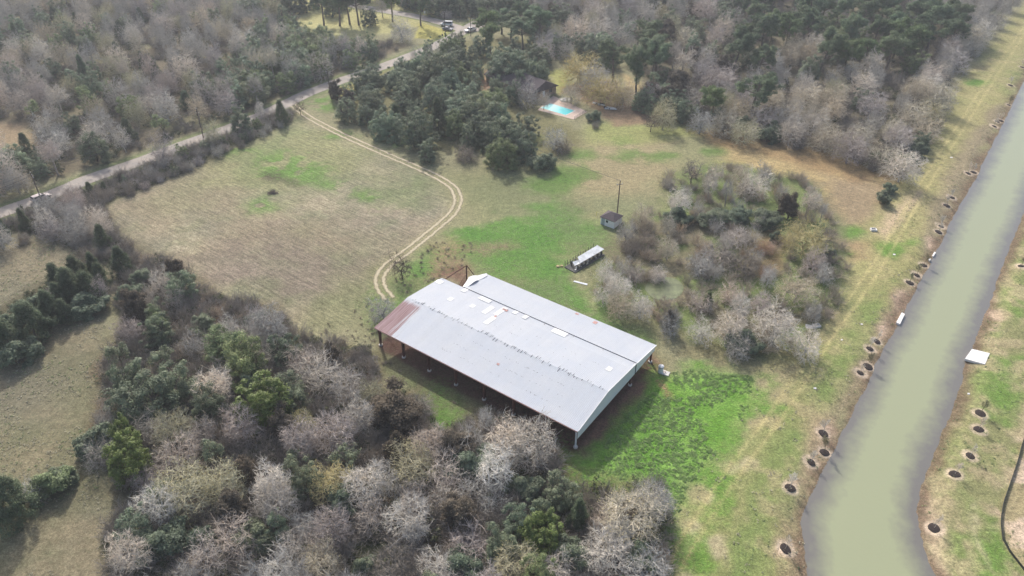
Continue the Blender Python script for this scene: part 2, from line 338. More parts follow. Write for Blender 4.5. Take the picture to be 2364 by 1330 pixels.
# two wheel tracks pressed into the grass beside the canal
TR = [(1500,1420),(1560,1300),(1620,1200),(1700,1080),(1790,960),(1860,850),(1920,760),(1980,680),(2040,590),(2090,500),(2150,400),(2220,290),(2290,180),(2364,70),(2450,-60)]
tr = smooth_line(PW(TR), 2)
m = (gx > 20) & (gx < 330) & (gy < 460)
d = np.full(len(gx), 99.0); d[m] = line_d(tr, gx[m], gy[m])
trk = np.exp(-((d-1.0)/.38)**2)*(.55+.6*(N3-.3))
trk = np.clip(trk, 0, 1); col[:] = col*(1-.75*trk[:,None])+gc(196,182,130)*.75*trk[:,None]
# bare edge right at the water
m = (gx > 20)
dc = np.full(len(gx), 99.0); dc[m] = inside_sd(canal, gx[m], gy[m])
a = (1-ss(.3, 2.6, dc+2.8*(N3-.5)+1.6*(N2-.5)))*.85; col[:] = col*(1-a[:,None])+gc(122,102,84)*a[:,None]
# sandy halo round each mulched sapling
RINGS = [(1987,857,0),(1901,998,1),(1905,1039,3),(1873.6,1063.6,2),(1824.5,1125,2),(1813.7,1265,1),(2173.6,519,2),(2167.6,531.7,1),(2134,608,3),(2118,631,4),(2101.4,649,4),(2025,784,1),(2008.7,802,1),(2005,841,3),
         (2235.6,398,2),(2249,393.7,2),(2198,454,1),(2186,472.7,2),(2333,196.4,1),(2303.6,278,2),(2311.5,274.7,2),(2296,289,1),(2330,239,3),(2360,154,2),(2263,954.7,4),(2259,991.8,1),(2239.5,1053,1),(2204,1095,1),(2158,1216,1),(2357.6,614,4)]
for px, py, _ in RINGS:
    q = P(px, py, -0.05); m = (abs(gx-q[0]) < 3) & (abs(gy-q[1]) < 3)
    d = np.hypot(gx[m]-q[0], gy[m]-q[1])+.8*(N3[m]-.5); a = (1-ss(1.0, 1.6, d))*.8
    col[m] = col[m]*(1-a[:,None])+gc(206,186,162)*a[:,None]
col *= (0.86+0.28*N2)[:,None]*(0.92+0.16*N3)[:,None]
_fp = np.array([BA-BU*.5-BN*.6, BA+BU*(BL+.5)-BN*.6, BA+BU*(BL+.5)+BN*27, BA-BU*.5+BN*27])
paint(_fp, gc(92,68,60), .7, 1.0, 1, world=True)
nx, ny = len(xs), len(ys)
idx = (np.arange(ny-1)[:,None]*nx+np.arange(nx-1)[None,:]).ravel()
gf = np.stack([idx, idx+1, idx+nx+1, idx+nx], 1)

def newmat(name):
    m = bpy.data.materials.new(name); m.use_nodes = True; t = m.node_tree
    return m, t, t.nodes['Principled BSDF'], t.nodes['Material Output']
def nd(t, typ, **kw):
    n = t.nodes.new(typ)
    for k, v in kw.items():
        if k in n.inputs: n.inputs[k].default_value = v
        else: setattr(n, k, v)
    return n
def noise_n(t, vec, scale, detail=3, rough=.6):
    n = nd(t, 'ShaderNodeTexNoise', Scale=scale, Detail=detail, Roughness=rough); t.links.new(vec, n.inputs['Vector']); return n.outputs['Fac']
def mathn(t, op, a, b=None, c=None):
    n = t.nodes.new('ShaderNodeMath'); n.operation = op
    for i, v in enumerate((a, b, c)):
        if v is None: continue
        if isinstance(v, (int, float)): n.inputs[i].default_value = v
        else: t.links.new(v, n.inputs[i])
    return n.outputs[0]
def ramp(t, fac, lo, hi, a=0.0, b=1.0):
    n = t.nodes.new('ShaderNodeMapRange'); n.inputs[1].default_value = lo; n.inputs[2].default_value = hi; n.inputs[3].default_value = a; n.inputs[4].default_value = b
    t.links.new(fac, n.inputs[0]); return n.outputs[0]
def mixc(t, fac, a, b, mode='MIX'):
    n = t.nodes.new('ShaderNodeMix'); n.data_type = 'RGBA'; n.blend_type = mode
    for i, v in ((0, fac), (6, a), (7, b)):
        if isinstance(v, (int, float)): n.inputs[i].default_value = v
        elif isinstance(v, (tuple, list, np.ndarray)): n.inputs[i].default_value = (*v[:3], 1)
        else: t.links.new(v, n.inputs[i])
    return n.outputs[2]
def scalec(t, colr, fac):
    n = t.nodes.new('ShaderNodeVectorMath'); n.operation = 'SCALE'
    t.links.new(colr, n.inputs[0]); t.links.new(fac, n.inputs['Scale']); return n.outputs[0]
def simple(name, c, rough=.7, metal=0.0, var=.15, scale=3.0, spec=.3, bump=0.0):
    m, t, b, o = newmat(name); tc = nd(t, 'ShaderNodeTexCoord')
    n = noise_n(t, tc.outputs['Object'], scale, 4)
    rgb = nd(t, 'ShaderNodeRGB'); rgb.outputs[0].default_value = (*c, 1)
    cc = scalec(t, rgb.outputs[0], ramp(t, n, .3, .7, 1-var, 1+var)); t.links.new(cc, b.inputs['Base Color'])
    b.inputs['Roughness'].default_value = rough; b.inputs['Metallic'].default_value = metal; b.inputs['Specular IOR Level'].default_value = spec
    if bump:
        bp = nd(t, 'ShaderNodeBump', Strength=bump, Distance=.05); t.links.new(n, bp.inputs['Height']); t.links.new(bp.outputs[0], b.inputs['Normal'])
    return m

# ground material
m_ground, t, b, o = newmat('ground_grass')
tc = nd(t, 'ShaderNodeTexCoord'); V = tc.outputs['Object']
ca = nd(t, 'ShaderNodeAttribute', attribute_name='Col').outputs['Color']
wa = nd(t, 'ShaderNodeAttribute', attribute_name='weed').outputs['Fac']
ma = nd(t, 'ShaderNodeAttribute', attribute_name='mow').outputs['Fac']
nf = noise_n(t, V, 2.6, 5, .75); nm = noise_n(t, V, .8, 4, .65); nh = noise_n(t, V, 6.5, 3, .7)
mr = nd(t, 'ShaderNodeMapping'); mr.inputs['Rotation'].default_value = (0,0,radians(38)); t.links.new(V, mr.inputs[0])
mp = nd(t, 'ShaderNodeMapping'); mp.inputs['Scale'].default_value = (.14,1.3,1); t.links.new(mr.outputs[0], mp.inputs[0])
ns = noise_n(t, mp.outputs[0], 1.4, 4, .7)
f1 = ramp(t, nf, .3, .7, .55, 1.45); f2 = ramp(t, nm, .3, .7, .74, 1.26); f3 = ramp(t, nh, .3, .7, .72, 1.28)
f = mathn(t, 'MULTIPLY', mathn(t, 'MULTIPLY', f1, f2), f3)
st = ramp(t, ns, .35, .65, -.30, .30); f = mathn(t, 'MULTIPLY', f, mathn(t, 'ADD', 1.0, mathn(t, 'MULTIPLY', st, ma)))
c1 = scalec(t, ca, f)
straw = mixc(t, ramp(t, nh, .56, .7, 0, .35), c1, gc(178,166,142))
darkg = mixc(t, ramp(t, noise_n(t, V, 1.5, 4, .7), .5, .66, 0, .38), straw, gc(92,98,72))
wd = mixc(t, mathn(t, 'MULTIPLY', ramp(t, noise_n(t, V, 1.1, 5, .7), .45, .62, 0, .75), wa), darkg, gc(108,154,66))
t.links.new(wd, b.inputs['Base Color']); b.inputs['Roughness'].default_value = .95; b.inputs['Specular IOR Level'].default_value = .1
hh = mathn(t, 'ADD', mathn(t, 'MULTIPLY', nf, mathn(t, 'ADD', .12, mathn(t, 'MULTIPLY', wa, .35))), mathn(t, 'MULTIPLY', nh, .06))
bp = nd(t, 'ShaderNodeBump', Strength=.9, Distance=1.0); t.links.new(hh, bp.inputs['Height']); t.links.new(bp.outputs[0], b.inputs['Normal'])
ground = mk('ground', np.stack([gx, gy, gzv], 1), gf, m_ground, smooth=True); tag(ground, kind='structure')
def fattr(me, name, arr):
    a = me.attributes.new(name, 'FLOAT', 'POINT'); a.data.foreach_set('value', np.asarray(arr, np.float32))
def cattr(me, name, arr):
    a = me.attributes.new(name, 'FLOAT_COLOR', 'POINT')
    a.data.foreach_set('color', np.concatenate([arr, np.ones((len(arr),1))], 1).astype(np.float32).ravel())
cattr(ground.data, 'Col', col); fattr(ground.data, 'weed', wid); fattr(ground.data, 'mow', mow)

# ------------------------------------------------------------------ water, road, drive
def ribbon(name, line, width, z, mat, jag=0.0, seed=1, off=0.0, kind='structure', nw=1, fade=None):
    rg = np.random.default_rng(seed); d = np.gradient(line, axis=0); d /= np.linalg.norm(d, axis=1)[:,None]; n = np.stack([-d[:,1], d[:,0]], 1)
    k = len(line)
    wl = width/2+jag*(rg.random(k)-.5); wr = width/2+jag*(rg.random(k)-.5)
    L = line+n*(off+wl)[:,None]; R = line+n*(off-wr)[:,None]
    rows = [L*(1-t)+R*t for t in np.linspace(0, 1, nw+1)]
    V = np.concatenate(rows); zz = gz(V[:,0], V[:,1])*0+z
    i = np.arange(k-1); Fq = np.concatenate([np.stack([j*k+i, (j+1)*k+i, (j+1)*k+i+1, j*k+i+1], 1) for j in range(nw)])
    ob = mk(name, np.column_stack([V, zz]), Fq, mat); tag(ob, kind=kind)
    fattr(ob.data, 'across', np.repeat(np.linspace(-1, 1, nw+1), k)); return ob
m_road, t, b, o = newmat('worn_asphalt')
V = nd(t, 'ShaderNodeTexCoord').outputs['Object']
n1 = noise_n(t, V, .25, 5); n2 = noise_n(t, V, 3, 4)
cc = mixc(t, ramp(t, n1, .35, .65), gc(150,143,136), gc(172,160,148)); cc = scalec(t, cc, ramp(t, n2, .3, .7, .88, 1.12))
ac = mathn(t, 'ABSOLUTE', nd(t, 'ShaderNodeAttribute', attribute_name='across').outputs['Fac'])
trk_ = ramp(t, ac, .3, .55, 0, 1); cc = mixc(t, mathn(t, 'MULTIPLY', ramp(t, ac, .75, 1.0, 0, .5), ramp(t, n1, .3, .6)), cc, gc(150,142,112))
t.links.new(cc, b.inputs['Base Color']); b.inputs['Roughness'].default_value = .9
al = ramp(t, mathn(t, 'ADD', ac, mathn(t, 'MULTIPLY', n2, .35)), 1.08, 1.18, 1, 0); t.links.new(al, b.inputs['Alpha'])
ribbon('road', road_c, 6.2, .045, m_road, .3, nw=8)
ribbon('road_branch', road_b, 6.4, .053, m_road, .3, 2, nw=8)
ribbon('road_spur', road_d, 6.2, .061, m_road, .3, 3, nw=8)
m_dirt, t, b, o = newmat('pale_dirt')
V = nd(t, 'ShaderNodeTexCoord').outputs['Object']
n1 = noise_n(t, V, .5, 5); n2 = noise_n(t, V, 4, 4, .7)
cc = scalec(t, mixc(t, ramp(t, n1, .3, .7), gc(168,156,128), gc(198,186,158)), ramp(t, n2, .3, .7, .85, 1.15))
t.links.new(cc, b.inputs['Base Color']); b.inputs['Roughness'].default_value = .95
ac = mathn(t, 'ABSOLUTE', nd(t, 'ShaderNodeAttribute', attribute_name='across').outputs['Fac'])
al = ramp(t, mathn(t, 'ADD', ac, mathn(t, 'MULTIPLY', mathn(t, 'ADD', n2, n1), .8)), 1.05, 1.7, 1, 0); t.links.new(al, b.inputs['Alpha'])
for i, of in enumerate((.86, -.86)):
    r_ = ribbon('dirt_track', drv, 1.35, .04+.004*i, m_dirt, .35, 5+i, off=of, nw=6)
    
m_water, t, b, o = newmat('murky_water')
V = nd(t, 'ShaderNodeTexCoord').outputs['Object']
dep = nd(t, 'ShaderNodeAttribute', attribute_name='bank_dist').outputs['Fac']
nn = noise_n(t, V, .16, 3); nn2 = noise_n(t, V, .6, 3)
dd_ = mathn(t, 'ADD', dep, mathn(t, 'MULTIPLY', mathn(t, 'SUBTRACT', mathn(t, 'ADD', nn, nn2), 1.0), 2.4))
cc = mixc(t, ramp(t, dd_, .6, 4.0), gc(114,110,102), gc(154,158,122))  # darker grey near the banks, olive further out, by distance from the bank
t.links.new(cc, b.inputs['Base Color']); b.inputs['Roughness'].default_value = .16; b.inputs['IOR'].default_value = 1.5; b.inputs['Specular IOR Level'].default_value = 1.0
wv = noise_n(t, V, 2.2, 2); bp = nd(t, 'ShaderNodeBump', Strength=.12, Distance=.1); t.links.new(wv, bp.inputs['Height']); t.links.new(bp.outputs[0], b.inputs['Normal'])
wx = axis([(30,170,1.2),(170,900,8)]); wy = axis([(10,420,1.2),(420,1200,15)])
WX, WY = np.meshgrid(wx, wy); dwx = WX.ravel(); dwy = WY.ravel(); dw = inside_sd(canal, dwx, dwy)
k1 = len(wx); idx = (np.arange(len(wy)-1)[:,None]*k1+np.arange(k1-1)[None,:]).ravel(); wf = np.stack([idx, idx+1, idx+k1+1, idx+k1], 1)
keep = (dw[wf].min(1) < 2.0); wf = wf[keep]; used, inv = np.unique(wf, return_inverse=True)
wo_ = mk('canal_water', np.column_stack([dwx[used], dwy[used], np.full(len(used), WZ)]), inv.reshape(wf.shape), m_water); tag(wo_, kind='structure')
fattr(wo_.data, 'bank_dist', np.clip(-dw[used], 0, 20))
pw = smooth_line(np.vstack([pond, pond[:1]]), .6)[:-1]
m_pond = simple('algae_pond_water', gc(108,116,78), .35, 0, .35, .8, .5)
tag(MB().prism([(p[0], p[1]) for p in pw], .0, .045).build('pond_water', m_pond), kind='structure')
# ====PART2

# ------------------------------------------------------------------ barn
def bw(s, w, z=0.0): q = BA+BU*s+BN*w; return (q[0], q[1], z)
EZ, RW, RZ, MW, MZ, LW, LZ, S0, WBZ = 4.38, 9.03, 5.94, 19.01, 5.02, 26.58, 3.89, 5.44, 2.48
def roofz(w):
    return EZ+(RZ-EZ)*w/RW if w < RW else (RZ+(MZ-RZ)*(w-RW)/(MW-RW) if w <= MW else (MZ-.12)+(LZ-MZ+.12)*(w-MW)/(LW-MW))
def px2roof(px, py):
    z = 5.0
    for _ in range(12):
        q = P(px, py, z)[:2]-BA; s_, w_ = float(q@BU), float(q@BN); z = roofz(min(max(w_, 0), LW))
    return s_, w_
m_roof, t, b, o = newmat('weathered_white_roof_metal')
V = nd(t, 'ShaderNodeTexCoord').outputs['Object']; sx = nd(t, 'ShaderNodeSeparateXYZ'); t.links.new(V, sx.inputs[0])
mp = nd(t, 'ShaderNodeMapping'); mp.inputs['Scale'].default_value = (1.1,.03,.03); t.links.new(V, mp.inputs[0])
pn = noise_n(t, mp.outputs[0], 1.0, 3, .7); n1 = noise_n(t, V, .22, 4); n2 = noise_n(t, V, 3.0, 4, .7)
cc = mixc(t, ramp(t, n1, .3, .7), (.51,.54,.59), (.56,.575,.60))
cc = scalec(t, cc, mathn(t, 'MULTIPLY', ramp(t, pn, .3, .7, .97, 1.03), ramp(t, n2, .3, .7, .95, 1.04)))
wob = mathn(t, 'MULTIPLY', mathn(t, 'SUBTRACT', noise_n(t, mp.outputs[0], 2.5, 4, .8), .5), 7.0)
edge = mathn(t, 'ADD', mathn(t, 'ADD', sx.outputs[0], mathn(t, 'MULTIPLY', sx.outputs[1], .06)), wob)
rm = mathn(t, 'MULTIPLY', ramp(t, edge, 3.5, 4.7, 1, 0), ramp(t, mathn(t, 'ADD', sx.outputs[1], mathn(t, 'MULTIPLY', wob, .35)), 7.6, 8.6, 1, 0))
rst = mixc(t, ramp(t, noise_n(t, mp.outputs[0], 5, 4, .7), .35, .6), gc(108,56,58), gc(156,118,122))
cc = mixc(t, mathn(t, 'MULTIPLY', rm, .95), cc, rst)
speck = ramp(t, noise_n(t, V, 1.6, 5, .8), .70, .76, 0, .30); cc = mixc(t, speck, cc, gc(190,150,135))
t.links.new(cc, b.inputs['Base Color']); b.inputs['Roughness'].default_value = .55; b.inputs['Metallic'].default_value = .0; b.inputs['Specular IOR Level'].default_value = .35
m_wall = simple('white_metal_siding', (.80,.84,.88), .35, 0, .04, 1.0, .8)
m_steel = simple('rusty_red_steel', gc(92,56,48), .8, 0, .25, 3)
m_pale = simple('pale_roof_sheet', (.72,.72,.72), .6, 0, .04)
m_dark = simple('dark_gap', gc(50,52,58), .9)
m_conc = simple('pale_concrete', gc(206,202,196), .9, 0, .12, 2)
m_rust = simple('rust_stained_sheet', gc(190,150,142), .8, 0, .2)
barn = thing('metal_barn', 'huge open-sided pole barn with white metal roof and rusty corner', 'barn', (BA[0], BA[1], 0), BTH)
def rib_sheet(s0, s1, knots, ribs=0.305, hgt=.035, seedw=0):
    """corrugated sheet: ribs run down the slope"""
    ss_ = [s0]; off = [0.0]; s = s0
    while s < s1-ribs:
        ss_ += [s+.10, s+.125, s+.18, s+.205]; off += [0, hgt, hgt, 0]; s += ribs
    ss_.append(s1); off.append(0.0); ss_ = np.array(ss_); off = np.array(off)
    V = []; rows = []
    for w, z in knots: V.append(np.column_stack([ss_, np.full(len(ss_), w), z+off]))
    n = len(ss_); top = np.concatenate(V); bot = top-np.array([0,0,.06]); Vv = np.concatenate([top, bot]); nk = len(knots); Q = []
    i = np.arange(n-1)
    for r in range(nk-1):
        Q.append(np.stack([r*n+i, r*n+i+1, (r+1)*n+i+1, (r+1)*n+i], 1)); Q.append(Q[-1][:, ::-1]+nk*n)
    Q.append(np.stack([i, i+nk*n, i+1+nk*n, i+1], 1)); e = (nk-1)*n; Q.append(np.stack([e+i, e+i+1, e+i+1+nk*n, e+i+nk*n], 1))
    return Vv, np.concatenate(Q)
def knots(w0, w1, extra=()):
    ws = sorted(set([w0, w1, *extra]+list(np.arange(w0+1.5, w1-.5, 1.5))))
    return [(w, roofz(w)) for w in ws]
v, q = rib_sheet(-.25, BL+.3, [(w, roofz(max(w, 0))) for w in [-.3, 2, 4, 6, 8, RW, 11, 13, 15, 17, MW+.15]])
mk('main_roof', v, q, m_roof, barn)
v, q = rib_sheet(S0, BL+.3, [(w, roofz(w)) for w in [MW+.02, 21, 23, 25, LW+.3]])
mk('lean_to_roof', v, q, m_roof, barn)
g = MB()
prof = [(0, EZ), (RW, RZ), (MW-.02, MZ)]
poly = [(0, WBZ)]+[(w, z-.05) for w, z in prof]+[(MW-.02, WBZ)]
def wallpoly(mb, s, pts, th=.08):
    n = len(pts); Vp = [(s, w, z) for w, z in pts]+[(s+th, w, z) for w, z in pts]
    mb.add(Vp, [tuple(range(n)), tuple(range(2*n-1, n-1, -1))]+[(i, i+n, (i+1) % n+n, (i+1) % n) for i in range(n)])
wallpoly(g, BL+.12, poly); g.build('gable_wall', m_wall, barn)
g = MB(); wallpoly(g, BL+.12, [(MW+.04, WBZ), (MW+.04, roofz(MW+.05)-.06), (LW, LZ-.06), (LW, WBZ+.3)]); g.build('gable_wall', m_wall, barn)
g = MB(); g.box(BL+.1, BL+.33, MW+.0, MW+.04, WBZ, MZ+.1); g.build('corner_trim', m_dark, barn)
for wa, wb in ((-.02, RW), (RW, MW), (MW+.2, LW+.3)):          # rake trim
    g = MB(); za, zb = roofz(max(wa,0)), roofz(wb)
    g.add([(BL+.22,wa,za-.12),(BL+.36,wa,za-.12),(BL+.36,wa,za+.06),(BL+.22,wa,za+.06),(BL+.22,wb,zb-.12),(BL+.36,wb,zb-.12),(BL+.36,wb,zb+.06),(BL+.22,wb,zb+.06)], [(0,1,2,3),(4,7,6,5),(0,4,5,1),(1,5,6,2),(2,6,7,3),(3,7,4,0)])
    g.build('rake_trim', m_pale, barn)
g = MB(); g.box(-.2, BL+.2, -.36, -.31, EZ-.22, EZ+.0); g.build('eave_trim', m_rust, barn)
g = MB(); g.box(S0, BL, MW+.155, MW+.19, MZ-.16, MZ-.02); g.build('step_flashing', m_dark, barn)
for i in range(8):
    s_ = BL/7*i+(.35 if i == 0 else (-.2 if i == 7 else 0))
    for j, w_ in enumerate((0.15, MW-.6, LW-.4)):
        if j == 2 and i == 0: continue
        zt = roofz(w_)-.12
        if i == 7 and j == 0:
            g = MB(); g.box(s_-.11, s_+.11, w_-.11, w_+.11, 0, zt); g.build('post', m_wall, barn)
        else:
            g = MB(); a_, c_ = .16, (.34 if j == 0 else .16)
            g.add([(s_-.14,w_-.1,0),(s_+.14,w_-.1,0),(s_+.14,w_-.1+a_*2,0),(s_-.14,w_-.1+a_*2,0),(s_-.14,w_-.1,zt),(s_+.14,w_-.1,zt),(s_+.14,w_-.1+c_*2,zt),(s_-.14,w_-.1+c_*2,zt)], [(3,2,1,0),(4,5,6,7),(0,1,5,4),(1,2,6,5),(2,3,7,6),(3,0,4,7)])
            g.build('post', m_steel, barn)
        g = MB(); g.prism([(s_+.38*cos(k*pi/4), w_+.05+.38*sin(k*pi/4)) for k in range(8)], -.1, .28); g.build('footing', m_conc, barn)
    g = MB()                                                    # rafter with its slopes
    ws = [0.1, RW, MW-.1]
    for wa, wb in zip(ws[:-1], ws[1:]):
        za, zb = roofz(wa)-.1, roofz(wb)-.1
        g.add([(s_-.1,wa,za-.45),(s_+.1,wa,za-.45),(s_+.1,wa,za),(s_-.1,wa,za),(s_-.1,wb,zb-.45),(s_+.1,wb,zb-.45),(s_+.1,wb,zb),(s_-.1,wb,zb)], [(0,3,2,1),(4,5,6,7),(0,1,5,4),(1,2,6,5),(2,3,7,6),(3,0,4,7)])
    g.build('rafter', m_steel, barn)
    if i:
        g = MB(); za, zb = roofz(MW+.3)-.1, roofz(LW-.2)-.1
        g.add([(s_-.1,MW+.3,za-.35),(s_+.1,MW+.3,za-.35),(s_+.1,MW+.3,za),(s_-.1,MW+.3,za),(s_-.1,LW-.2,zb-.35),(s_+.1,LW-.2,zb-.35),(s_+.1,LW-.2,zb),(s_-.1,LW-.2,zb)], [(0,3,2,1),(4,5,6,7),(0,1,5,4),(1,2,6,5),(2,3,7,6),(3,0,4,7)])
        g.build('rafter', m_steel, barn)
for w_ in (1.6, 3.6, 5.6, 7.6, 10.6, 12.6, 14.6, 16.8):
    g = MB(); g.box(-.1, BL, w_-.05, w_+.05, roofz(w_)-.24, roofz(w_)-.07); g.build('purlin', m_steel, barn)
for w_ in (20.4, 22.4, 24.6):
    g = MB(); g.box(S0, BL, w_-.05, w_+.05, roofz(w_)-.24, roofz(w_)-.07); g.build('purlin', m_steel, barn)
# replacement sheets, lighter than the roof: (px, py, along, down the slope)
for px, py, ls, lw_, mm in [(1040,691,.95,1.3,0),(1091,707,.9,1.1,0),(1120,692,2.7,1.2,0),(1127,716,1.0,3.0,0),(1156,719,1.0,3.4,0),(1131,740,1.0,3.0,0),(1190,721,.95,1.3,0),(1213,732,.95,1.3,0),(1292,768,3.0,1.5,0),(1406,852,1.0,1.3,0),(1014,651,1.6,1.3,0),(1073,670,1.0,1.5,0),
                       (1166,716,1.2,.6,1),(1374,745,.8,.9,1),(1332,725,.7,.5,1),(1143,731,.4,.7,1),(1150,841,.5,.4,1)]:
    s_, w_ = px2roof(px, py); a = w_-lw_/2; c_ = w_+lw_/2; za, zc = roofz(a)+.055, roofz(c_)+.055; g = MB()
    g.add([(s_-ls/2,a,za-.03),(s_+ls/2,a,za-.03),(s_+ls/2,a,za),(s_-ls/2,a,za),(s_-ls/2,c_,zc-.03),(s_+ls/2,c_,zc-.03),(s_+ls/2,c_,zc),(s_-ls/2,c_,zc)], [(0,3,2,1),(4,5,6,7),(0,1,5,4),(1,2,6,5),(2,3,7,6),(3,0,4,7)])
    g.build('roof_patch' if not mm else 'rust_patch', m_rust if mm else m_pale, barn)
rg = random.Random(4); g = MB(); s_ = 1.2
while s_ < BL-.6:
    if rg.random() < .86:
        l_ = rg.uniform(.25, .95); w_ = RW+rg.uniform(-.35, .35); d_ = rg.uniform(.05, .11); zo = .042
        g = MB()
        g.add([(s_,w_-l_/2,roofz(w_-l_/2)+zo),(s_+d_,w_-l_/2,roofz(w_-l_/2)+zo),(s_+d_,w_,roofz(w_)+zo+.01),(s_,w_,roofz(w_)+zo+.01),(s_+d_+rg.uniform(-.03,.03),w_+l_/2,roofz(w_+l_/2)+zo),(s_,w_+l_/2,roofz(w_+l_/2)+zo)], [(0,1,2,3),(3,2,4,5)])
        g.build('ridge_gap', m_dark, barn)
    s_ += rg.choice([.61, .61, .61, .305, .915])
g = MB()
for k in range(150):                                          # small nail pops and dents below the ridge
    s_ = rg.uniform(14, 40); w_ = rg.choice([2.2, 4.2, 6.3, 12.2, 14.4])+rg.uniform(-.12, .12)
    if w_ > 11 and rg.random() < .5: continue
    g.quad((s_,w_,roofz(w_)+.045),(s_+.16,w_,roofz(w_)+.045),(s_+.16,w_+.06,roofz(w_+.06)+.045),(s_,w_+.06,roofz(w_+.06)+.045))
ob = g.build('nail_pops', m_dark, barn); ob['kind'] = 'stuff'
# torn corner of the lean-to: curled sheets and the bare frame
def local(px, py, z):
    q = P(px, py, z)[:2]-BA; return (float(q@BU), float(q@BN), z)
g = MB()
pa = [local(1068,662,4.6), local(1076,651,4.3), local(1081,643,4.1), local(1091,639,4.1), local(1103,643,4.3)]
pb = [local(1078,663,4.75), local(1086,657,4.9), local(1092,652,5.0), local(1098,648,4.9), local(1106,646,4.5)]
for i in range(4): g.quad(pa[i], pa[i+1], pb[i+1], pb[i])
ob = g.build('torn_sheet', m_pale, barn); md = ob.modifiers.new('thick', 'SOLIDIFY'); md.thickness = .04
g = MB()
pa = [local(1081,640,3.6), local(1092,636,3.6), local(1104,636,3.8), local(1116,633,3.9), local(1123,631,4.0)]
pb = [local(1083,646,3.9), local(1094,642,4.1), local(1107,646,4.3), local(1116,642,4.2), local(1126,636,4.0)]
for i in range(4): g.quad(pa[i], pa[i+1], pb[i+1], pb[i])
ob = g.build('torn_sheet', m_roof, barn); md = ob.modifiers.new('thick', 'SOLIDIFY'); md.thickness = .04
pt = local(1081,617,3.9); p0 = local(1077,645,0)
pt = (p0[0]+.1, p0[1]+.1, 3.6)
MB().tube(p0, pt, .13).build('post', m_steel, barn)
p1 = local(1088,633,1.0); MB().tube(pt, (pt[0]+1.6, pt[1]+.4, 1.6), .09).build('brace', m_steel, barn)
MB().tube(pt, (.3, MW, MZ-.4), .09).build('rafter', m_steel, barn)
MB().tube((p0[0], p0[1], 1.3), (S0-2.4, MW+.1, 2.8), .07).build('brace', m_steel, barn)

# ------------------------------------------------------------------ tank, pump house, feed bunk, poles
q = P(1524.5, 860); tk = thing('water_tank', 'white upright water tank on a slab at the barn corner', 'tank', (q[0], q[1], 0))
m_tank = simple('white_tank', gc(214,216,218), .5)
r_ = .48; g = MB(); g.tube((0,0,.1),(0,0,1.5),r_,r_,20); g.build('body', m_tank, tk, False, .03)
g = MB(); g.tube((0,0,1.5),(0,0,1.58),r_+.03,r_+.03,20); g.tube((0,0,1.58),(0,0,1.72),r_+.02,r_*.55,20); g.build('lid', m_pale, tk)
g = MB(); g.tube((0,0,1.30),(0,0,1.36),r_+.015,r_+.015,20); g.build('band', m_dark, tk)
g = MB(); g.tube((.45,-.1,.35),(.9,-.2,.35),.05); g.tube((.9,-.2,.35),(.9,-.2,0),.05); g.build('pipe', m_rust, tk)
q = P(1536, 862); g = MB(); g.box(-.75,.75,-.6,.6,-.1,.16); sb = g.build('concrete_slab', m_conc, None, False, .03); sb.location = (q[0], q[1], 0); sb.rotation_euler.z = -.5
tag(sb, 'small square concrete pad right beside the white water tank', 'concrete slab')

m_white = simple('white_block_wall', (.82,.82,.82), .8, 0, .05, 2); m_shing = simple('dark_shingles', gc(92,84,86), .95, 0, .2, 4)
a0 = P(1417, 528.5)[:2]; al_ = P(1385.8, 517)[:2]; ar_ = P(1435.5, 515)[:2]
ux = al_-a0; lx = np.linalg.norm(ux); ux /= lx; uy = np.array([ux[1], -ux[0]]); 
if uy@(ar_-a0) < 0: uy = -uy
ly = 3.6; rz_ = math.atan2(ux[1], ux[0])
ph = thing('pump_house', 'small white pump house with dark hip roof in the meadow', 'shed', (a0[0], a0[1], 0), rz_)
sg = 1 if (np.array([-sin(rz_), cos(rz_)])@uy) > 0 else -1
def yy(v): return v*sg
def bx(mb, x0, x1, y0, y1, z0, z1): return mb.box(x0, x1, min(yy(y0), yy(y1)), max(yy(y0), yy(y1)), z0, z1)
g = MB(); bx(g, 0, lx, 0, ly, 0, 2.1); g.build('wall', m_white, ph)
g = MB(); e = .22; z0, z1 = 2.05, 3.1
xA, xB, yA, yB = -e, lx+e, yy(-e), yy(ly+e); ym = yy(ly/2); xr0, xr1 = min(lx/2, ly/2)-.2, lx-min(lx/2, ly/2)+.2
if xr0 > xr1: xr0, xr1 = lx/2-.1, lx/2+.1
g.add([(xA,yA,z0),(xB,yA,z0),(xB,yB,z0),(xA,yB,z0),(xr0,ym,z1),(xr1,ym,z1),(xA,yA,z0-.12),(xB,yA,z0-.12),(xB,yB,z0-.12),(xA,yB,z0-.12)],
      [(0,1,5,4),(1,2,5),(2,3,4,5),(3,0,4),(6,7,1,0),(7,8,2,1),(8,9,3,2),(9,6,0,3),(9,8,7,6)])
g.build('roof', m_shing, ph)
g = MB(); bx(g, lx*.70, lx*.70+.85, -.05, .02, .05, 1.9); dr = g.build('door', simple('grey_door', gc(160,170,178), .6), ph)
g = MB(); bx(g, lx*.72, lx*.72+.06, -.09, -.045, .9, 1.0); g.build('handle', m_dark, dr)
g = MB(); bx(g, lx*.46, lx*.46+.55, -.04, .02, 1.0, 1.6); wn = g.build('window', simple('dark_glass', gc(30,34,40), .2), ph)
g = MB(); bx(g, lx*.46-.05, lx*.46+.60, -.06, -.0, .93, 1.0); g.build('sill', m_white, wn)
g = MB()
for k in range(5): bx(g, -.9+.1*k, -.6+.1*k, 1.2+.5*k, 1.55+.5*k, 0, .25)
lg = g.build('log_pile', simple('old_wood', gc(84,74,66), .9)); lg.location = (a0[0], a0[1], 0); lg.rotation_euler.z = rz_; tag(lg, 'low row of dark logs along the pump house wall', 'log pile')
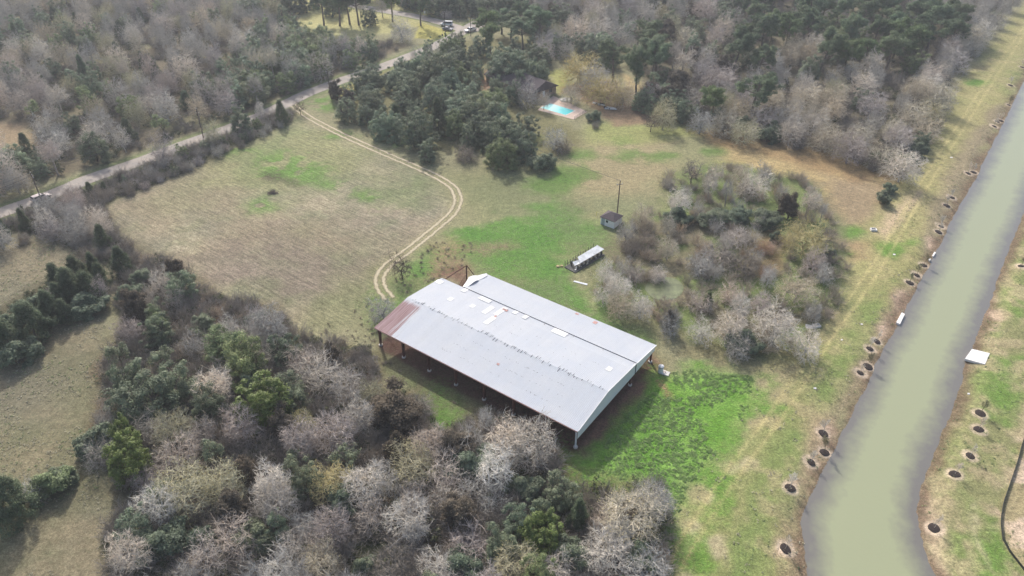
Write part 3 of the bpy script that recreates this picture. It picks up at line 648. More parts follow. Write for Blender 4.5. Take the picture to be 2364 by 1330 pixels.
q = P(1377, 498); g = MB(); g.tube((0,0,0),(0,0,1.1),.05); g.tube((0,0,1.0),(.25,0,1.0),.05); g.build
hy = g.build('hydrant', simple('yellow_paint', gc(196,186,80), .6)); hy.location = (q[0], q[1], 0); tag(hy, 'thin yellow standpipe left of the white pump house', 'hydrant')

m_wood = simple('grey_brown_pole_wood', gc(104,92,84), .9, 0, .2, 2); m_ins = simple('pale_insulator', gc(220,220,224), .4)
def pole(px, py, h, label, arm=1.8, az=0.0, grp=None, lean=0.0):
    q = P(px, py); tp = thing('utility_pole', label, 'utility pole', (q[0], q[1], 0), az, grp); tp.rotation_euler.y = lean
    MB().tube((0,0,0),(0,0,h),.17,.11,10).build('pole', m_wood, tp)
    if arm:
        g = MB(); g.box(-arm/2, arm/2, .12, .22, h-1.25, h-1.1); ca_ = g.build('crossarm', simple('weathered_arm', gc(150,142,134), .9), tp)
        for x_ in (-arm/2+.08, arm/2-.08): MB().tube((x_,.17,h-1.1),(x_,.17,h-.86),.07,.05).build('insulator', m_ins, ca_)
    MB().tube((0,0,h),(0,0,h+.25),.07,.05).build('insulator', m_ins, tp); return Vector((q[0], q[1], h))
pA = pole(1424.7, 494, 9.2, 'tall dark wooden pole just behind the white pump house', 1.5, .3)
pB = pole(98, 466, 8.2, 'wooden utility pole by the road near the parked car', 2.0, -.9)
pC = pole(470, 318, 9.0, 'wooden utility pole in the hedge halfway along the road', 2.0, -.9)
pD = pole(764, 226, 9.5, 'wooden utility pole above the vine-covered trees by the drive', 2.2, -.9)
pE = pole(1028.5, 86, 10.0, 'wooden utility pole on the grass island by the junction', 2.6, .3)
pF = pole(1087, 84, 8.0, 'wooden utility pole beside the white pickup at the junction', 2.4, .3)
m_wire = simple('dark_wire', gc(90,94,100), .6)
def wire(a, b, sag, name, label, off=0, r=.03, grp=None):
    a = Vector(a); b = Vector(b); d = (b-a); n = Vector((-d.y, d.x, 0)).normalized()*off; g = MB(); pts = []
    for i in range(19):
        t_ = i/18; p_ = a.lerp(b, t_)+n; p_.z -= sag*4*t_*(1-t_); pts.append(p_)
    for u_, v_ in zip(pts[:-1], pts[1:]): g.tube(u_, v_, r, r, 5)
    return tag(g.build(name, m_wire), label, 'power line', grp)
pG = Vector((*P(-200, 560)[:2], 8))
for a_, b_, w_ in ((pG, pB, 'at the far left end of the road'), (pB, pC, 'over the road between car and hedge'), (pC, pD, 'over the road beside the drive entrance'), (pD, pE, 'over the shaded road before the junction')):
    wire(a_, b_, .9, 'power_line', 'upper wire strung '+w_, .0)
    wire(a_-Vector((0,0,1.1)), b_-Vector((0,0,1.1)), 1.1, 'power_line', 'lower wire strung '+w_, .7)
wire(pE, pF, .4, 'power_line', 'short wire between the two poles at the junction')
wire(Vector((*P(1000,285)[:2], 8)), pA, 1.5, 'power_line', 'single wire from the dark cedar to the pump house pole')

# ruined feed bunk
c0 = P(1304, 617)[:2]; c1 = P(1371, 577)[:2]; c2 = P(1329, 630)[:2]
u_ = c1-c0; fl = np.linalg.norm(u_); u_ /= fl; az = math.atan2(u_[1], u_[0])
fb = thing('feed_bunk', 'long ruined concrete feed bunk under a rusting sheet roof', 'feed trough', (c0[0], c0[1], 0), az)
m_gal = simple('weathered_galvanised', gc(196,200,204), .6, .1, .2, 1.2); m_blk = simple('dark_stained_block', gc(98,96,92), .9, 0, .25, 2)
MB().box(-.2, fl, -3.2, 0, -.05, .18).build('base_slab', m_blk, fb)
rg = random.Random(8)
for i in range(7):
    MB().box(1.2+i*(fl-2)/6, 1.5+i*(fl-2)/6, -2.9, -2.5, .18, 1.0).build('pillar', m_blk, fb)
    MB().box(1.2+i*(fl-2)/6, 1.5+i*(fl-2)/6, -.9, -.6, .18, 1.3).build('pillar', m_blk, fb)
g = MB(); g.add([(2.2,-2.5,1.2),(fl+.3,-2.7,1.25),(fl+.2,-.7,1.5),(3.4,-.7,1.45)], [(0,1,2,3)]); ob = g.build('roof_sheet', m_gal, fb); md = ob.modifiers.new('t', 'SOLIDIFY'); md.thickness = .05
g = MB(); g.add([(.9,-2.0,.9),(3.2,-2.6,1.1),(4.0,-1.4,1.0),(1.4,-.9,1.2)], [(0,1,2,3)]); ob = g.build('roof_sheet', m_gal, fb); md = ob.modifiers.new('t', 'SOLIDIFY'); md.thickness = .05
for i in range(12):
    x_ = .1+i*(fl-.3)/11; MB().tube((x_,.05,0),(x_+rg.uniform(-.1,.1),.05,1.5+rg.uniform(-.2,.2)),.06).build('picket', m_blk, fb)
MB().box(0, fl, .0, .06, .55, .65).build('rail', m_blk, fb); 
g = MB()
for k in range(16): x_ = rg.uniform(.2, fl-.5); y_ = rg.uniform(-3.1, -2.2); g.box(x_, x_+rg.uniform(.2,.7), y_, y_+.3, .18, .3+rg.random()*.3)
g.build('rubble', m_conc, fb)
def slab(name, pts, h, mat, label, cat, z0=None, thick=.14):
    w_ = PW(pts, h); c_ = w_.mean(0); zz = h if z0 is None else z0
    g = MB(); g.prism([(p[0]-c_[0], p[1]-c_[1]) for p in w_], -thick, 0); ob = g.build(name, mat, None, False, .015); ob.location = (c_[0], c_[1], zz); return tag(ob, label, cat)
slab('metal_sheet', [(1323,650),(1326,647.5),(1357,655),(1355,658.5)], .1, m_gal, 'narrow loose metal strip lying in grass north of the barn', 'metal sheet', None, .06)
q = P(1292,616); g = MB(); g.tube((-.4,0,0),(-.4,0,.3),.45,.35,9); g.tube((.45,.2,0),(.45,.2,.28),.4,.3,9); bk = g.build('stone_pile', simple('tan_stone', gc(176,160,120), .9)); bk.location = (q[0], q[1], -.02); tag(bk, 'two tan stones in grass at the feed bunk end', 'stones')

# concrete pieces by the canal
m_wc = simple('white_concrete', gc(236,232,228), .85, 0, .05, 2)
slab('spillway_slab', [(2244,805.5),(2285.5,815.4),(2274,841),(2227.7,828)], -.05, m_wc, 'big white concrete spillway slab on the far bank', 'concrete slab', -.05, .5)
slab('outfall_slab', [(2082,720.7),(2089,725),(2078,748),(2069,744)], -.25, m_wc, 'long narrow white concrete slab on the near bank', 'concrete slab', -.25, .5)
slab('outfall_slab', [(2157,581),(2161,582.5),(2155,592),(2152,590)], -.3, m_wc, 'tiny white concrete slab on the near bank upstream', 'concrete slab', -.3, .45)
slab('headwall_block', [(2146,596),(2150,597.5),(2147,602),(2143,600)], -.25, m_conc, 'small pale block just below the tiny bank slab', 'concrete block', -.25, .4)
def manhole(px, py, w_, l_, h_, mat, label, rz, ctr=None):
    q = P(px, py); t_ = thing('concrete_manhole', label, 'manhole', (q[0], q[1], 0), rz)
    g = MB()
    for x0, x1, y0, y1 in ((-w_/2,w_/2,-l_/2,-l_/2+.2),(-w_/2,w_/2,l_/2-.2,l_/2),(-w_/2,-w_/2+.2,-l_/2+.2,l_/2-.2),(w_/2-.2,w_/2,-l_/2+.2,l_/2-.2)): g.box(x0,x1,y0,y1,-.1,h_)
    g.build('rim', mat, t_, False, .02); MB().box(-w_/2+.2,w_/2-.2,-l_/2+.2,l_/2-.2,-.1,h_-.08).build('lid', ctr or m_dark, t_)
manhole(2016, 532, 1.4, 1.0, .45, m_wc, 'square white concrete box with dark lid by the tan field', -.1)
q = P(1534, 1278); t_ = thing('concrete_manhole', 'round pale concrete ring filled with brown soil by the thicket', 'manhole', (q[0], q[1], 0))
ms_ = simple('brown_soil', gc(120,92,80), .95)
g = MB(); n = 14; V_ = []
for r_, z_ in ((.78,-.1),(.72,.45),(.52,.45),(.52,.36)): V_ += [(r_*cos(2*pi*k/n)*1.05, r_*sin(2*pi*k/n)*.9, z_) for k in range(n)]
g.add(V_, [(j*n+k, j*n+(k+1)%n, (j+1)*n+(k+1)%n, (j+1)*n+k) for j in range(3) for k in range(n)]); g.build('ring', m_conc, t_)
MB().prism([(.55*cos(2*pi*k/n)*1.05,.55*sin(2*pi*k/n)*.9) for k in range(n)], 0, .38).build('soil_fill', ms_, t_)
# broken culvert slabs
q = P(1872, 754); t_ = thing('culvert_debris', 'broken pale concrete culvert pieces right of the bare fan tree', 'concrete debris', (q[0], q[1], 0), .2)
g = MB(); g.add([(-1.3,-.4,.1),(.1,-.8,.12),(.3,-.1,.35),(-.9,.6,.4),(-1.3,-.4,-.1),(.1,-.8,-.1),(.3,-.1,.0),(-.9,.6,.0)], [(0,1,2,3),(7,6,5,4),(0,4,5,1),(1,5,6,2),(2,6,7,3),(3,7,4,0)]); g.build('broken_slab', m_conc, t_)
g = MB()
for x0,x1,y0,y1 in ((.3,1.8,-.7,-.5),(.3,1.8,.1,.3),(.3,.5,-.5,.1),(1.6,1.8,-.5,.1)): g.box(x0,x1,y0,y1,-.05,.4)
g.build('box_frame', m_conc, t_, False, .02)
for px, py, s_, lb_ in [(1838,786,.25,'tiny white fragment in grass below the culvert pieces'),(2003,563,.0,''),(2064,588,.35,'white scrap on the grassy track beside the canal'),(1881,897,.3,'white scrap in grass above the lowest canal bend'),(1943,785,.22,'small white scrap beside the wheel tracks'),(2238,905,.25,'small white scrap near the spillway slab'),(1989,749,.25,'white speck of litter left of the narrow bank slab'),(2196,364,.4,'white litter beside the bare tree strip')]:
    if not s_: continue
    q = P(px, py); g = MB(); g.add([(-s_,-s_*.5,.05),(s_*.6,-s_*.7,.08),(s_,s_*.4,.12),(-s_*.4,s_*.7,.1),(-s_,-s_*.5,0),(s_*.6,-s_*.7,0),(s_,s_*.4,0),(-s_*.4,s_*.7,0)], [(0,1,2,3),(7,6,5,4),(0,4,5,1),(1,5,6,2),(2,6,7,3),(3,7,4,0)])
    ob = g.build('litter_scrap', m_wc); ob.location = (q[0], q[1], g1(q[0], q[1])+.01); tag(ob, lb_, 'litter')
q = P(630, 446); t_ = thing('brush_heap', 'small heap of grey brush in the mown field', 'brush pile', (q[0], q[1], 0))
rg = random.Random(3); g = MB()
for k in range(60):
    a = rg.uniform(0, 2*pi); r_ = rg.uniform(.1, 1.5); x_, y_ = r_*cos(a), r_*sin(a)*.7; b_ = rg.uniform(0, pi)
    g.tube((x_-cos(b_)*.6, y_-sin(b_)*.6, .02), (x_+cos(b_)*.6, y_+sin(b_)*.6, .2+.7*(1-r_/1.6)), .05, .02, 5)
g.build('sticks', simple('grey_sticks', gc(120,108,98), .9), t_)
# low black silt fence
fl_ = smooth_line(PW(FENCE), 1.5); V_ = []; n = len(fl_)
for o_ in (0, .06):
    for z_ in (0, .75): V_.append(np.column_stack([fl_[:,0]+o_, fl_[:,1], gz(fl_[:,0], fl_[:,1])+z_*.6+(0.04*np.sin(np.arange(n)*1.7) if z_ else 0)]))
V_ = np.concatenate(V_); i = np.arange(n-1)
sf = thing('silt_fence', 'long low black silt fence curving along the far bank', 'fence')
mk('fabric', V_, np.concatenate([np.stack([i, i+1, n+i+1, n+i], 1), np.stack([2*n+i+1, 2*n+i, 3*n+i, 3*n+i+1], 1), np.stack([n+i, n+i+1, 3*n+i+1, 3*n+i], 1)]), simple('black_fabric', gc(52,54,50), .8), sf)
for k in range(0, n, 2):
    MB().box(fl_[k,0]+.08, fl_[k,0]+.13, fl_[k,1]-.03, fl_[k,1]+.03, 0, .55).build('stake', m_wood, sf)

# ------------------------------------------------------------------ pool and house
pd = [(1241,254),(1277,221),(1310,236),(1355.7,257.9),(1324,275.7)]
dk = slab('pool_deck', pd, .05, simple('pinkish_paving', gc(196,176,162), .9, 0, .08, 1), 'pinkish paved deck around the swimming pool', 'deck')
pl = thing('swimming_pool', 'turquoise rectangular swimming pool beyond the oak grove', 'pool')
pp = PW([(1270,238.6),(1326.4,255.7),(1305.7,265.5),(1249,249)], .08); c_ = pp.mean(0)
g = MB(); g.prism([tuple(c_+(p-c_)*1.07) for p in pp], .055, .085); g.build('coping', simple('pale_coping', gc(214,206,196), .8), pl)
m_pool, t, b, o = newmat('pool_water'); V = nd(t, 'ShaderNodeTexCoord').outputs['Object']; sx = nd(t, 'ShaderNodeSeparateXYZ'); t.links.new(V, sx.inputs[0])
dirn = (pp[1]-pp[0])/np.linalg.norm(pp[1]-pp[0]); s0 = float(pp[0]@dirn)
along = mathn(t, 'ADD', mathn(t, 'MULTIPLY', sx.outputs[0], float(dirn[0])), mathn(t, 'MULTIPLY', sx.outputs[1], float(dirn[1])))
fl2 = ramp(t, along, s0+1, s0+7, 0, 1); t.links.new(mixc(t, fl2, gc(176,226,226), gc(84,200,204)), b.inputs['Base Color']); b.inputs['Roughness'].default_value = .08
g = MB(); g.prism([tuple(p) for p in pp], .06, .092); g.build('water', m_pool, pl)
q = P(1305.7, 232); fr = thing('fire_pit_ring', 'round white stone fire pit beyond the swimming pool', 'fire pit', (q[0], q[1], 0)); g = MB(); n = 20; V_ = []
for r_, z_ in ((1.9,0),(1.85,.3),(1.0,.32),(.95,.1)): V_ += [(r_*cos(2*pi*k/n), r_*sin(2*pi*k/n), z_) for k in range(n)]
g.add(V_, [(j*n+k, j*n+(k+1)%n, (j+1)*n+(k+1)%n, (j+1)*n+k) for j in range(3) for k in range(n)]); g.build('stone_ring', m_conc, fr)
MB().tube((0,0,0),(0,0,.2),.97,.7,16).build('ash_bed', simple('grey_ash', gc(160,158,156), .9), fr)
k0 = P(1283.5, 215)[:2]; k1_ = P(1262, 222)[:2]; u_ = (k1_-k0); u_ /= np.linalg.norm(u_); az = math.atan2(u_[1], u_[0])
hs = thing('house', 'dark-roofed brick house mostly hidden under the big oaks', 'house', (k0[0], k0[1], 0), az)
m_brick = simple('grey_brick', gc(150,134,120), .9, 0, .12, 5)
hl, hw = 11.0, -24.0
MB().box(0, hl, hw, 0, 0, 2.8).build('wall', m_brick, hs)
g = MB(); xm = hl/2; g.add([(-.6,.6,2.7),(hl+.6,.6,2.7),(xm,.6,5.6),(-.6,hw-.6,2.7),(hl+.6,hw-.6,2.7),(xm,hw-.6,5.6),(-.6,.6,2.55),(hl+.6,.6,2.55),(-.6,hw-.6,2.55),(hl+.6,hw-.6,2.55)], [(0,1,2),(3,5,4),(0,2,5,3),(1,4,5,2),(6,7,1,0),(8,6,0,3),(9,8,3,4),(7,9,4,1),(6,8,9,7)]); g.build('roof', m_shing, hs)
MB().box(2, 3.4, -.02, .06, .9, 2.1).build('window', simple('window_glass', gc(70,78,84), .2), hs)
MB().box(5.2, 6.2, -.02, .06, 0, 2.1).build('door', m_white, hs)
for px, py, s_, lb_ in ((1381,242,1.3,'crumpled pale sheet heap left of the scrap pile'),(1404,252,2.6,'grey scrap metal sheets heaped under the yellow trees')):
    q = P(px, py); t_ = thing('scrap_pile', lb_, 'scrap pile', (q[0], q[1], 0), -.35); rg = random.Random(px)
    for k in range(int(4+s_*2)):
        g = MB(); x_ = rg.uniform(-s_, s_); y_ = rg.uniform(-.6, .6); z_ = .15+.2*rg.random(); l_ = rg.uniform(.6, 1.3)
        g.add([(x_-l_,y_-.35,z_),(x_+l_,y_-.3,z_+.2),(x_+l_,y_+.4,z_+.1),(x_-l_,y_+.3,z_+.35)], [(0,1,2,3)]); ob = g.build('metal_sheet', m_gal if k % 3 else m_dark, t_); ob.modifiers.new('t','SOLIDIFY').thickness = .05
# pool fence posts
q0, q1 = P(1355,258)[:2], P(1326,276)[:2]; fn = thing('pool_fence', 'thin black fence along the pool deck edge', 'fence')
for k in range(9):
    p_ = q0+(q1-q0)*k/8; MB().box(p_[0]-.03, p_[0]+.03, p_[1]-.03, p_[1]+.03, 0, 1.0).build('post', m_dark, fn)
for z_ in (.3, .6, .95): MB().tube((*q0, z_), (*q1, z_), .025).build('rail', m_dark, fn)
# mound-side ditch culvert post near the grove
q = P(1184, 396); g = MB(); g.tube((0,0,0),(0,0,1.3),.12,.1); ob = g.build('fence_post', m_wood); ob.location = (q[0], q[1], 0); tag(ob, 'short dark post standing alone below the grove', 'post')

# ------------------------------------------------------------------ vehicles
m_tyre = simple('tyre_rubber', gc(36,36,38), .9); m_glass = simple('car_glass', gc(34,40,48), .15); m_rim = simple('wheel_rim', gc(170,172,176), .4, .4)
def car(px, py, az, paint_, label, style='suv', z=.06):
    q = P(px, py); t_ = thing('parked_car', label, 'pickup truck' if style == 'pickup' else ('van' if style == 'van' else 'car'), (q[0], q[1], z), az)
    mp_, _, b_, _ = newmat('car_paint'); b_.inputs['Base Color'].default_value = (*paint_, 1); b_.inputs['Roughness'].default_value = .3; b_.inputs['Coat Weight'].default_value = .6
    prof = {'suv': [(-2.3,.45),(-2.35,.8),(-2.25,1.05),(1.1,1.08),(2.15,.92),(2.35,.7),(2.3,.4)], 'van': [(-2.7,.45),(-2.75,1.1),(1.5,1.15),(2.5,1.0),(2.65,.7),(2.6,.4)],
            'pickup': [(-2.8,.5),(-2.85,1.05),(1.2,1.1),(2.5,1.0),(2.7,.75),(2.65,.45)], 'sedan': [(-2.25,.4),(-2.3,.75),(-1.5,.95),(1.0,.9),(2.1,.72),(2.3,.55),(2.25,.35)]}[style]
    top = {'suv': [(-2.15,1.06),(-1.9,1.65),(.3,1.7),(1.05,1.07)], 'van': [(-2.68,1.1),(-2.6,2.05),(1.0,2.1),(1.7,1.13)], 'pickup': [(-.9,1.08),(-.75,1.72),(.6,1.75),(1.35,1.1)], 'sedan': [(-1.6,.93),(-.9,1.38),(.2,1.4),(1.05,.9)]}[style]
    def loft(pr, w0, w1, name, mat, close=True):
        g = MB(); n = len(pr); zs = [p[1] for p in pr]; zt = max(zs); zb = min(zs)
        V_ = []
        for s_ in (-1, 1):
            for x_, z_ in pr: V_.append((x_, s_*(w0+(w1-w0)*(z_-zb)/max(.01, zt-zb)), z_))
        g.add(V_, [tuple(range(n)), tuple(range(2*n-1, n-1, -1))]+[(i, i+n, (i+1) % n+n, (i+1) % n) for i in range(n)])
        return g.build(name, mat, t_, False, .05)
    loft(prof, .92, .88, 'body', mp_); cb = loft(top, .84, .68, 'cabin', mp_)
    x0, x1 = top[0][0], top[-1][0]; xt0, xt1 = top[1][0], top[2][0]; zb, zt = top[0][1], top[1][1]
    ws = MB(); ws.add([(x1-.02,-.74,zb+.06),(x1-.02,.74,zb+.06),(xt1+.08,.62,zt-.06),(xt1+.08,-.62,zt-.06)], [(0,1,2,3)]); 
    o_ = ws.build('windscreen', m_glass, t_); o_.location.x += .04; o_.location.z += .03
    rw = MB(); rw.add([(x0-.05,-.7,zb+.15),(x0-.05,.7,zb+.15),(xt0-.05,.6,zt-.08),(xt0-.05,-.6,zt-.08)], [(0,3,2,1)]); rw.build('rear_window', m_glass, t_)
    for s_ in (-1, 1):
        g = MB(); a = zt-.12; h_ = zb+.12
        g.add([(x0+.35,s_*.85,h_),(x1-.3,s_*.85,h_),(xt1-.05,s_*.735,a),(xt0+.15,s_*.735,a)], [(0,1,2,3)]); g.build('side_window', m_glass, t_)
        for x_ in (prof[0][0]+.85, prof[-1][0]-.85):
            wl = MB().tube((x_,s_*.72,.36),(x_,s_*.96,.36),.36,.36,14).build('wheel', m_tyre, t_); MB().tube((x_,s_*.95,.36),(x_,s_*.98,.36),.2,.2,10).build('rim', m_rim, wl)
        MB().box(prof[-1][0]-.12, prof[-1][0]+.03, s_*.75-.15, s_*.75+.15, .62, .78).build('headlight', m_pale, t_)
    if style == 'pickup': MB().box(-2.7, -1.0, -.75, .75, 1.08, 1.13).build('bed', m_dark, t_)
rd = road_c[1:]-road_c[:-1]
car(97, 462, math.atan2(*( (P(150,437)-P(50,474))[[1,0]] )), lin(196,180,178), 'silver-pink car with white roof on the road at far left', 'suv')
car(1031, 60, pi-.12, lin(226,228,230), 'long white van at the road junction behind the blue car', 'van')
car(1033, 70, -.35, lin(58,84,112), 'dark blue sedan beside the white van at the junction', 'sedan')
car(1086, 73, pi+.75, lin(222,224,228), 'white pickup turning at the junction by the green pine', 'pickup')
car(778, 22, .6, lin(200,204,208), 'pale car parked behind the tall pines at the top', 'suv')
q = P(981, 40); sg_ = thing('road_sign', 'small white sign on a thin post across the junction', 'sign', (q[0], q[1], 0)); MB().tube((0,0,0),(0,0,2.4),.05).build('post', m_rim, sg_); MB().box(-.35,.35,-.06,-.02,1.7,2.7).build('panel', m_pale, sg_)
q = P(1021.5, 90); g = thing('road_sign', 'thin signpost on the grass island left of the pole', 'sign', (q[0], q[1], 0)); MB().tube((0,0,0),(0,0,3.2),.06).build('post', m_conc, g); MB().box(-.3,.3,-.08,-.05,1.2,1.9).build('panel', m_dark, g)

# ------------------------------------------------------------------ vegetation: materials
def plantmat(name, c, trans=0.0, var=.25, rough=.8, attr=None):
    m, t, b, o = newmat(name); oi = nd(t, 'ShaderNodeObjectInfo'); V = nd(t, 'ShaderNodeTexCoord').outputs['Object']
    rgb = nd(t, 'ShaderNodeRGB'); rgb.outputs[0].default_value = (*c, 1)
    cc = mixc(t, 1.0, rgb.outputs[0], oi.outputs['Color'], 'MULTIPLY')
    if attr:
        fa = nd(t, 'ShaderNodeAttribute', attribute_name=attr).outputs['Fac']; cc = scalec(t, cc, ramp(t, fa, 0, 1, 1-var, 1+var))
        cc = mixc(t, ramp(t, fa, .82, 1.0, 0, .35), cc, tuple(np.array(c)*np.array([1.9,1.45,.8])))
    else: cc = scalec(t, cc, ramp(t, noise_n(t, V, 2.0, 2), .3, .7, 1-var, 1+var))
    t.links.new(cc, b.inputs['Base Color']); b.inputs['Roughness'].default_value = rough; b.inputs['Specular IOR Level'].default_value = .25
    if trans:
        tr_ = nd(t, 'ShaderNodeBsdfTranslucent'); mx = nd(t, 'ShaderNodeMixShader'); mx.inputs[0].default_value = trans
        t.links.new(cc, tr_.inputs[0]); t.links.new(b.outputs[0], mx.inputs[1]); t.links.new(tr_.outputs[0], mx.inputs[2]); t.links.new(mx.outputs[0], o.inputs['Surface'])
    return m
m_bark = plantmat('pale_bark', (.34,.32,.295)); m_twig = plantmat('bare_twigs', (.49,.46,.41), var=.2)
m_dbark = plantmat('dark_bark', (.15,.125,.105)); m_dtwig = plantmat('dark_twigs', (.28,.24,.21))
m_oak = plantmat('oak_leaves', (.21,.245,.155), .3, .5, .6, 'v'); m_ced = plantmat('juniper_leaves', (.13,.16,.09), .25, .45, .8, 'v')
m_pine = plantmat('pine_needles', (.14,.19,.10), .25, .45, .7, 'v'); m_mag = plantmat('glossy_leaves', (.145,.18,.07), .25, .5, .5, 'v')
m_bud = plantmat('spring_buds', (.50,.46,.30), .4, .3, .8, 'v'); m_vine = plantmat('dry_vine_leaves', (.21,.19,.155), .25, .5, .9, 'v')

# ------------------------------------------------------------------ vegetation: generators
def nrm(a): return a/(np.linalg.norm(a, axis=-1, keepdims=True)+1e-9)
def tubes(pts, rad, k):
    """pts (N,m,3), rad (N,m) -> verts, quads"""
    N, m, _ = pts.shape; d = nrm(np.gradient(pts, axis=1)); ref = np.where(abs(d[:,:1,2:3]) > .9, np.array([1.,0,0]), np.array([0,0,1.])); ref = np.broadcast_to(ref, d.shape)
    q = nrm(np.cross(d, ref)); w = np.cross(d, q); a = np.arange(k)*2*pi/k
    V = pts[:,:,None]+rad[:,:,None,None]*(np.cos(a)[:,None]*q[:,:,None]+np.sin(a)[:,None]*w[:,:,None])
    i = np.arange(N)[:,None,None]*(m*k)+np.arange(m-1)[None,:,None]*k; j = np.arange(k)[None,None,:]; j2 = (j+1) % k
    Q = np.stack([i+j, i+j2, i+k+j2, i+k+j], -1).reshape(-1, 4)
    return V.reshape(-1, 3), Q
def branchset(rg, start, dirs, length, r0, r1, m, wob, up=0.0):
    N = len(start); pts = np.zeros((N, m+1, 3)); pts[:,0] = start; d = nrm(dirs); st = (length/m)[:,None]
    for i in range(m):
        d = nrm(d+rg.normal(0, wob, (N,3))+np.array([0,0,up])); pts[:,i+1] = pts[:,i]+d*st
    t = np.linspace(0, 1, m+1)[None]; return pts, r0[:,None]*(1-t)+r1[:,None]*t
def children(rg, pts, rad, n, t0, t1, ang, lratio, ljit, rr, m, wob, up, plen, taper=.6, tip=.35, power=1.0):
    N, M, _ = pts.shape; M -= 1
    t = t0+(t1-t0)*((np.arange(n)[None]+rg.random((N, n)))/n)**power; f = t*M; i = np.minimum(f.astype(int), M-1); fr = (f-i)[...,None]
    ar = np.arange(N)[:,None]; a = pts[ar,i]; b_ = pts[ar,i+1]; st = a*(1-fr)+b_*fr; dr = nrm(b_-a)
    pr = rad[ar,i]*(1-fr[...,0])+rad[ar,i+1]*fr[...,0]
    ref = nrm(np.cross(dr, rg.normal(0, 1, dr.shape))); an = ang*(.7+.6*rg.random((N, n, 1)))
    nd_ = dr*np.cos(an)+ref*np.sin(an)
    L = plen[:,None]*lratio*(1-taper*t)*(1+ljit*(rg.random((N, n))-.5))
    st = st.reshape(-1, 3); L = L.ravel(); R0 = pr.ravel()*rr
    p, r = branchset(rg, st, nd_.reshape(-1, 3), L, R0, R0*tip, m, wob, up); return p, r, L
def leaves(rg, cen, rad, n, size, flat=.8, jitter=.35, asp=.6, upb=.75):
    """clumps of small leaf faces. cen (N,3) rad (N,)"""
    N = len(cen); u = nrm(rg.normal(0, 1, (N, n, 3))); r = rad[:,None,None]*(rg.random((N, n, 1))**.45)
    p = cen[:,None]+u*r*np.array([1,1,flat]); nor = nrm(u*.9+np.array([0,0,upb])+rg.normal(0, jitter, u.shape))
    p = p.reshape(-1, 3); nor = nor.reshape(-1, 3); a = nrm(np.cross(nor, rg.normal(0, 1, nor.shape))); b_ = np.cross(nor, a)
    s = size*(.6+.8*rg.random((len(p), 1))); V = np.stack([p-a*s*.5, p-b_*s*.5*asp, p+a*s*.5, p+b_*s*.5*asp], 1).reshape(-1, 3)
    Q = np.arange(len(V)).reshape(-1, 4); cv = np.repeat(rg.random(N), n)*.6+rg.random(N*n)*.4
    return V, Q, np.repeat(cv, 4)
def pack(parts):
    V = []; Q = []; o_ = 0
    for v, q in parts: V.append(v); Q.append(q+o_); o_ += len(v)
    return np.concatenate(V), np.concatenate(Q)
PROTO = {}
def proto(kind, trunk, tm, crown, cm, leaf=None, lm=None, hgt=None):
    tme = mk(kind+'_trunk', *pack(trunk), tm, link=False)
    if crown:
        v, q = pack(crown)
        if leaf is not None:
            lv, lq, la = leaf; cme = mk(kind+'_crown', np.concatenate([v, lv]), np.concatenate([q, lq+len(v)]), cm, link=False)
            cme.materials.append(lm); mi = np.zeros(len(q)+len(lq), np.int32); mi[len(q):] = 1; cme.polygons.foreach_set('material_index', mi)
            fattr(cme, 'v', np.concatenate([np.full(len(v), .5), la]))
        else: cme = mk(kind+'_crown', v, q, cm, link=False)
    else:
        lv, lq, la = leaf; cme = mk(kind+'_crown', lv, lq, lm, link=False); fattr(cme, 'v', la)
    zz = np.empty(len(cme.vertices)*3, np.float32); cme.vertices.foreach_get('co', zz); top = float(zz[2::3].max())
    PROTO.setdefault(kind, []).append((tme, cme, top))
def bare(kind, seed, H=10.0, spread=.75, nt=1, fork=.22, fine=5, bud=0, budsize=.22, mats=None, wob=.09, up=.06, twigr=.022, dense=.9, tl=.42):
    rg = np.random.default_rng(seed); n0 = nt; st = rg.normal(0, .12*nt, (n0, 3)); st[:,2] = -.1; d = np.column_stack([rg.normal(0, .10*nt, (n0, 2)), np.ones(n0)])
    L = np.full(n0, H*.62)*(.85+.3*rg.random(n0)); r = np.full(n0, .017*H+.03)/math.sqrt(nt)
    p0, r0 = branchset(rg, st, d, L, r, r*.25, 7, wob*.6, .05)
    p1, r1, L1 = children(rg, p0, r0, 9, fork, .98, spread, tl/.62, .35, .62, 6, wob, up, L, .45, .3)
    p2, r2, L2 = children(rg, p1, r1, 7, .25, 1.0, .62, .55, .4, .6, 4, wob, up*.8, L1, .35, .35)
    p3, r3, L3 = children(rg, p2, r2, 6, .2, 1.0, .60, .60, .4, .65, 3, wob*1.1, up*.7, L2, .3, .4)
    r3 = np.maximum(r3, twigr*.9)
    p4, r4, L4 = children(rg, p3, r3, int(5*dense), .15, 1.0, .55, .72, .5, .8, 2, wob*1.3, up, L3, .3, .5)
    r4 = np.maximum(np.minimum(r4, .03), twigr*.8)
    tr_ = [tubes(p0, r0, 7), tubes(p1, r1, 5)]; cr = [tubes(p2, np.maximum(r2, .03), 4), tubes(p3, r3, 3), tubes(p4, r4, 3)]
    last, lr, ll = p4, r4, L4
    if fine >= 5:
        p5, r5, L5 = children(rg, p4, r4, 2, .2, 1.0, .5, .75, .5, .8, 1, .15, up, L4, .2, .6); cr.append(tubes(p5, np.maximum(r5*0+twigr*.62, .010), 3)); last = p5
    mt, mw = mats or (m_bark, m_twig)
    if bud:
        tips = last[:,-1]; sel = rg.random(len(tips)) < bud; c_ = tips[sel]; lf = leaves(rg, c_, np.full(len(c_), .16), 2, budsize, 1, .8)
        proto(kind, tr_, mt, cr, mw, lf, m_bud)
    else: proto(kind, tr_, mt, cr, mw)
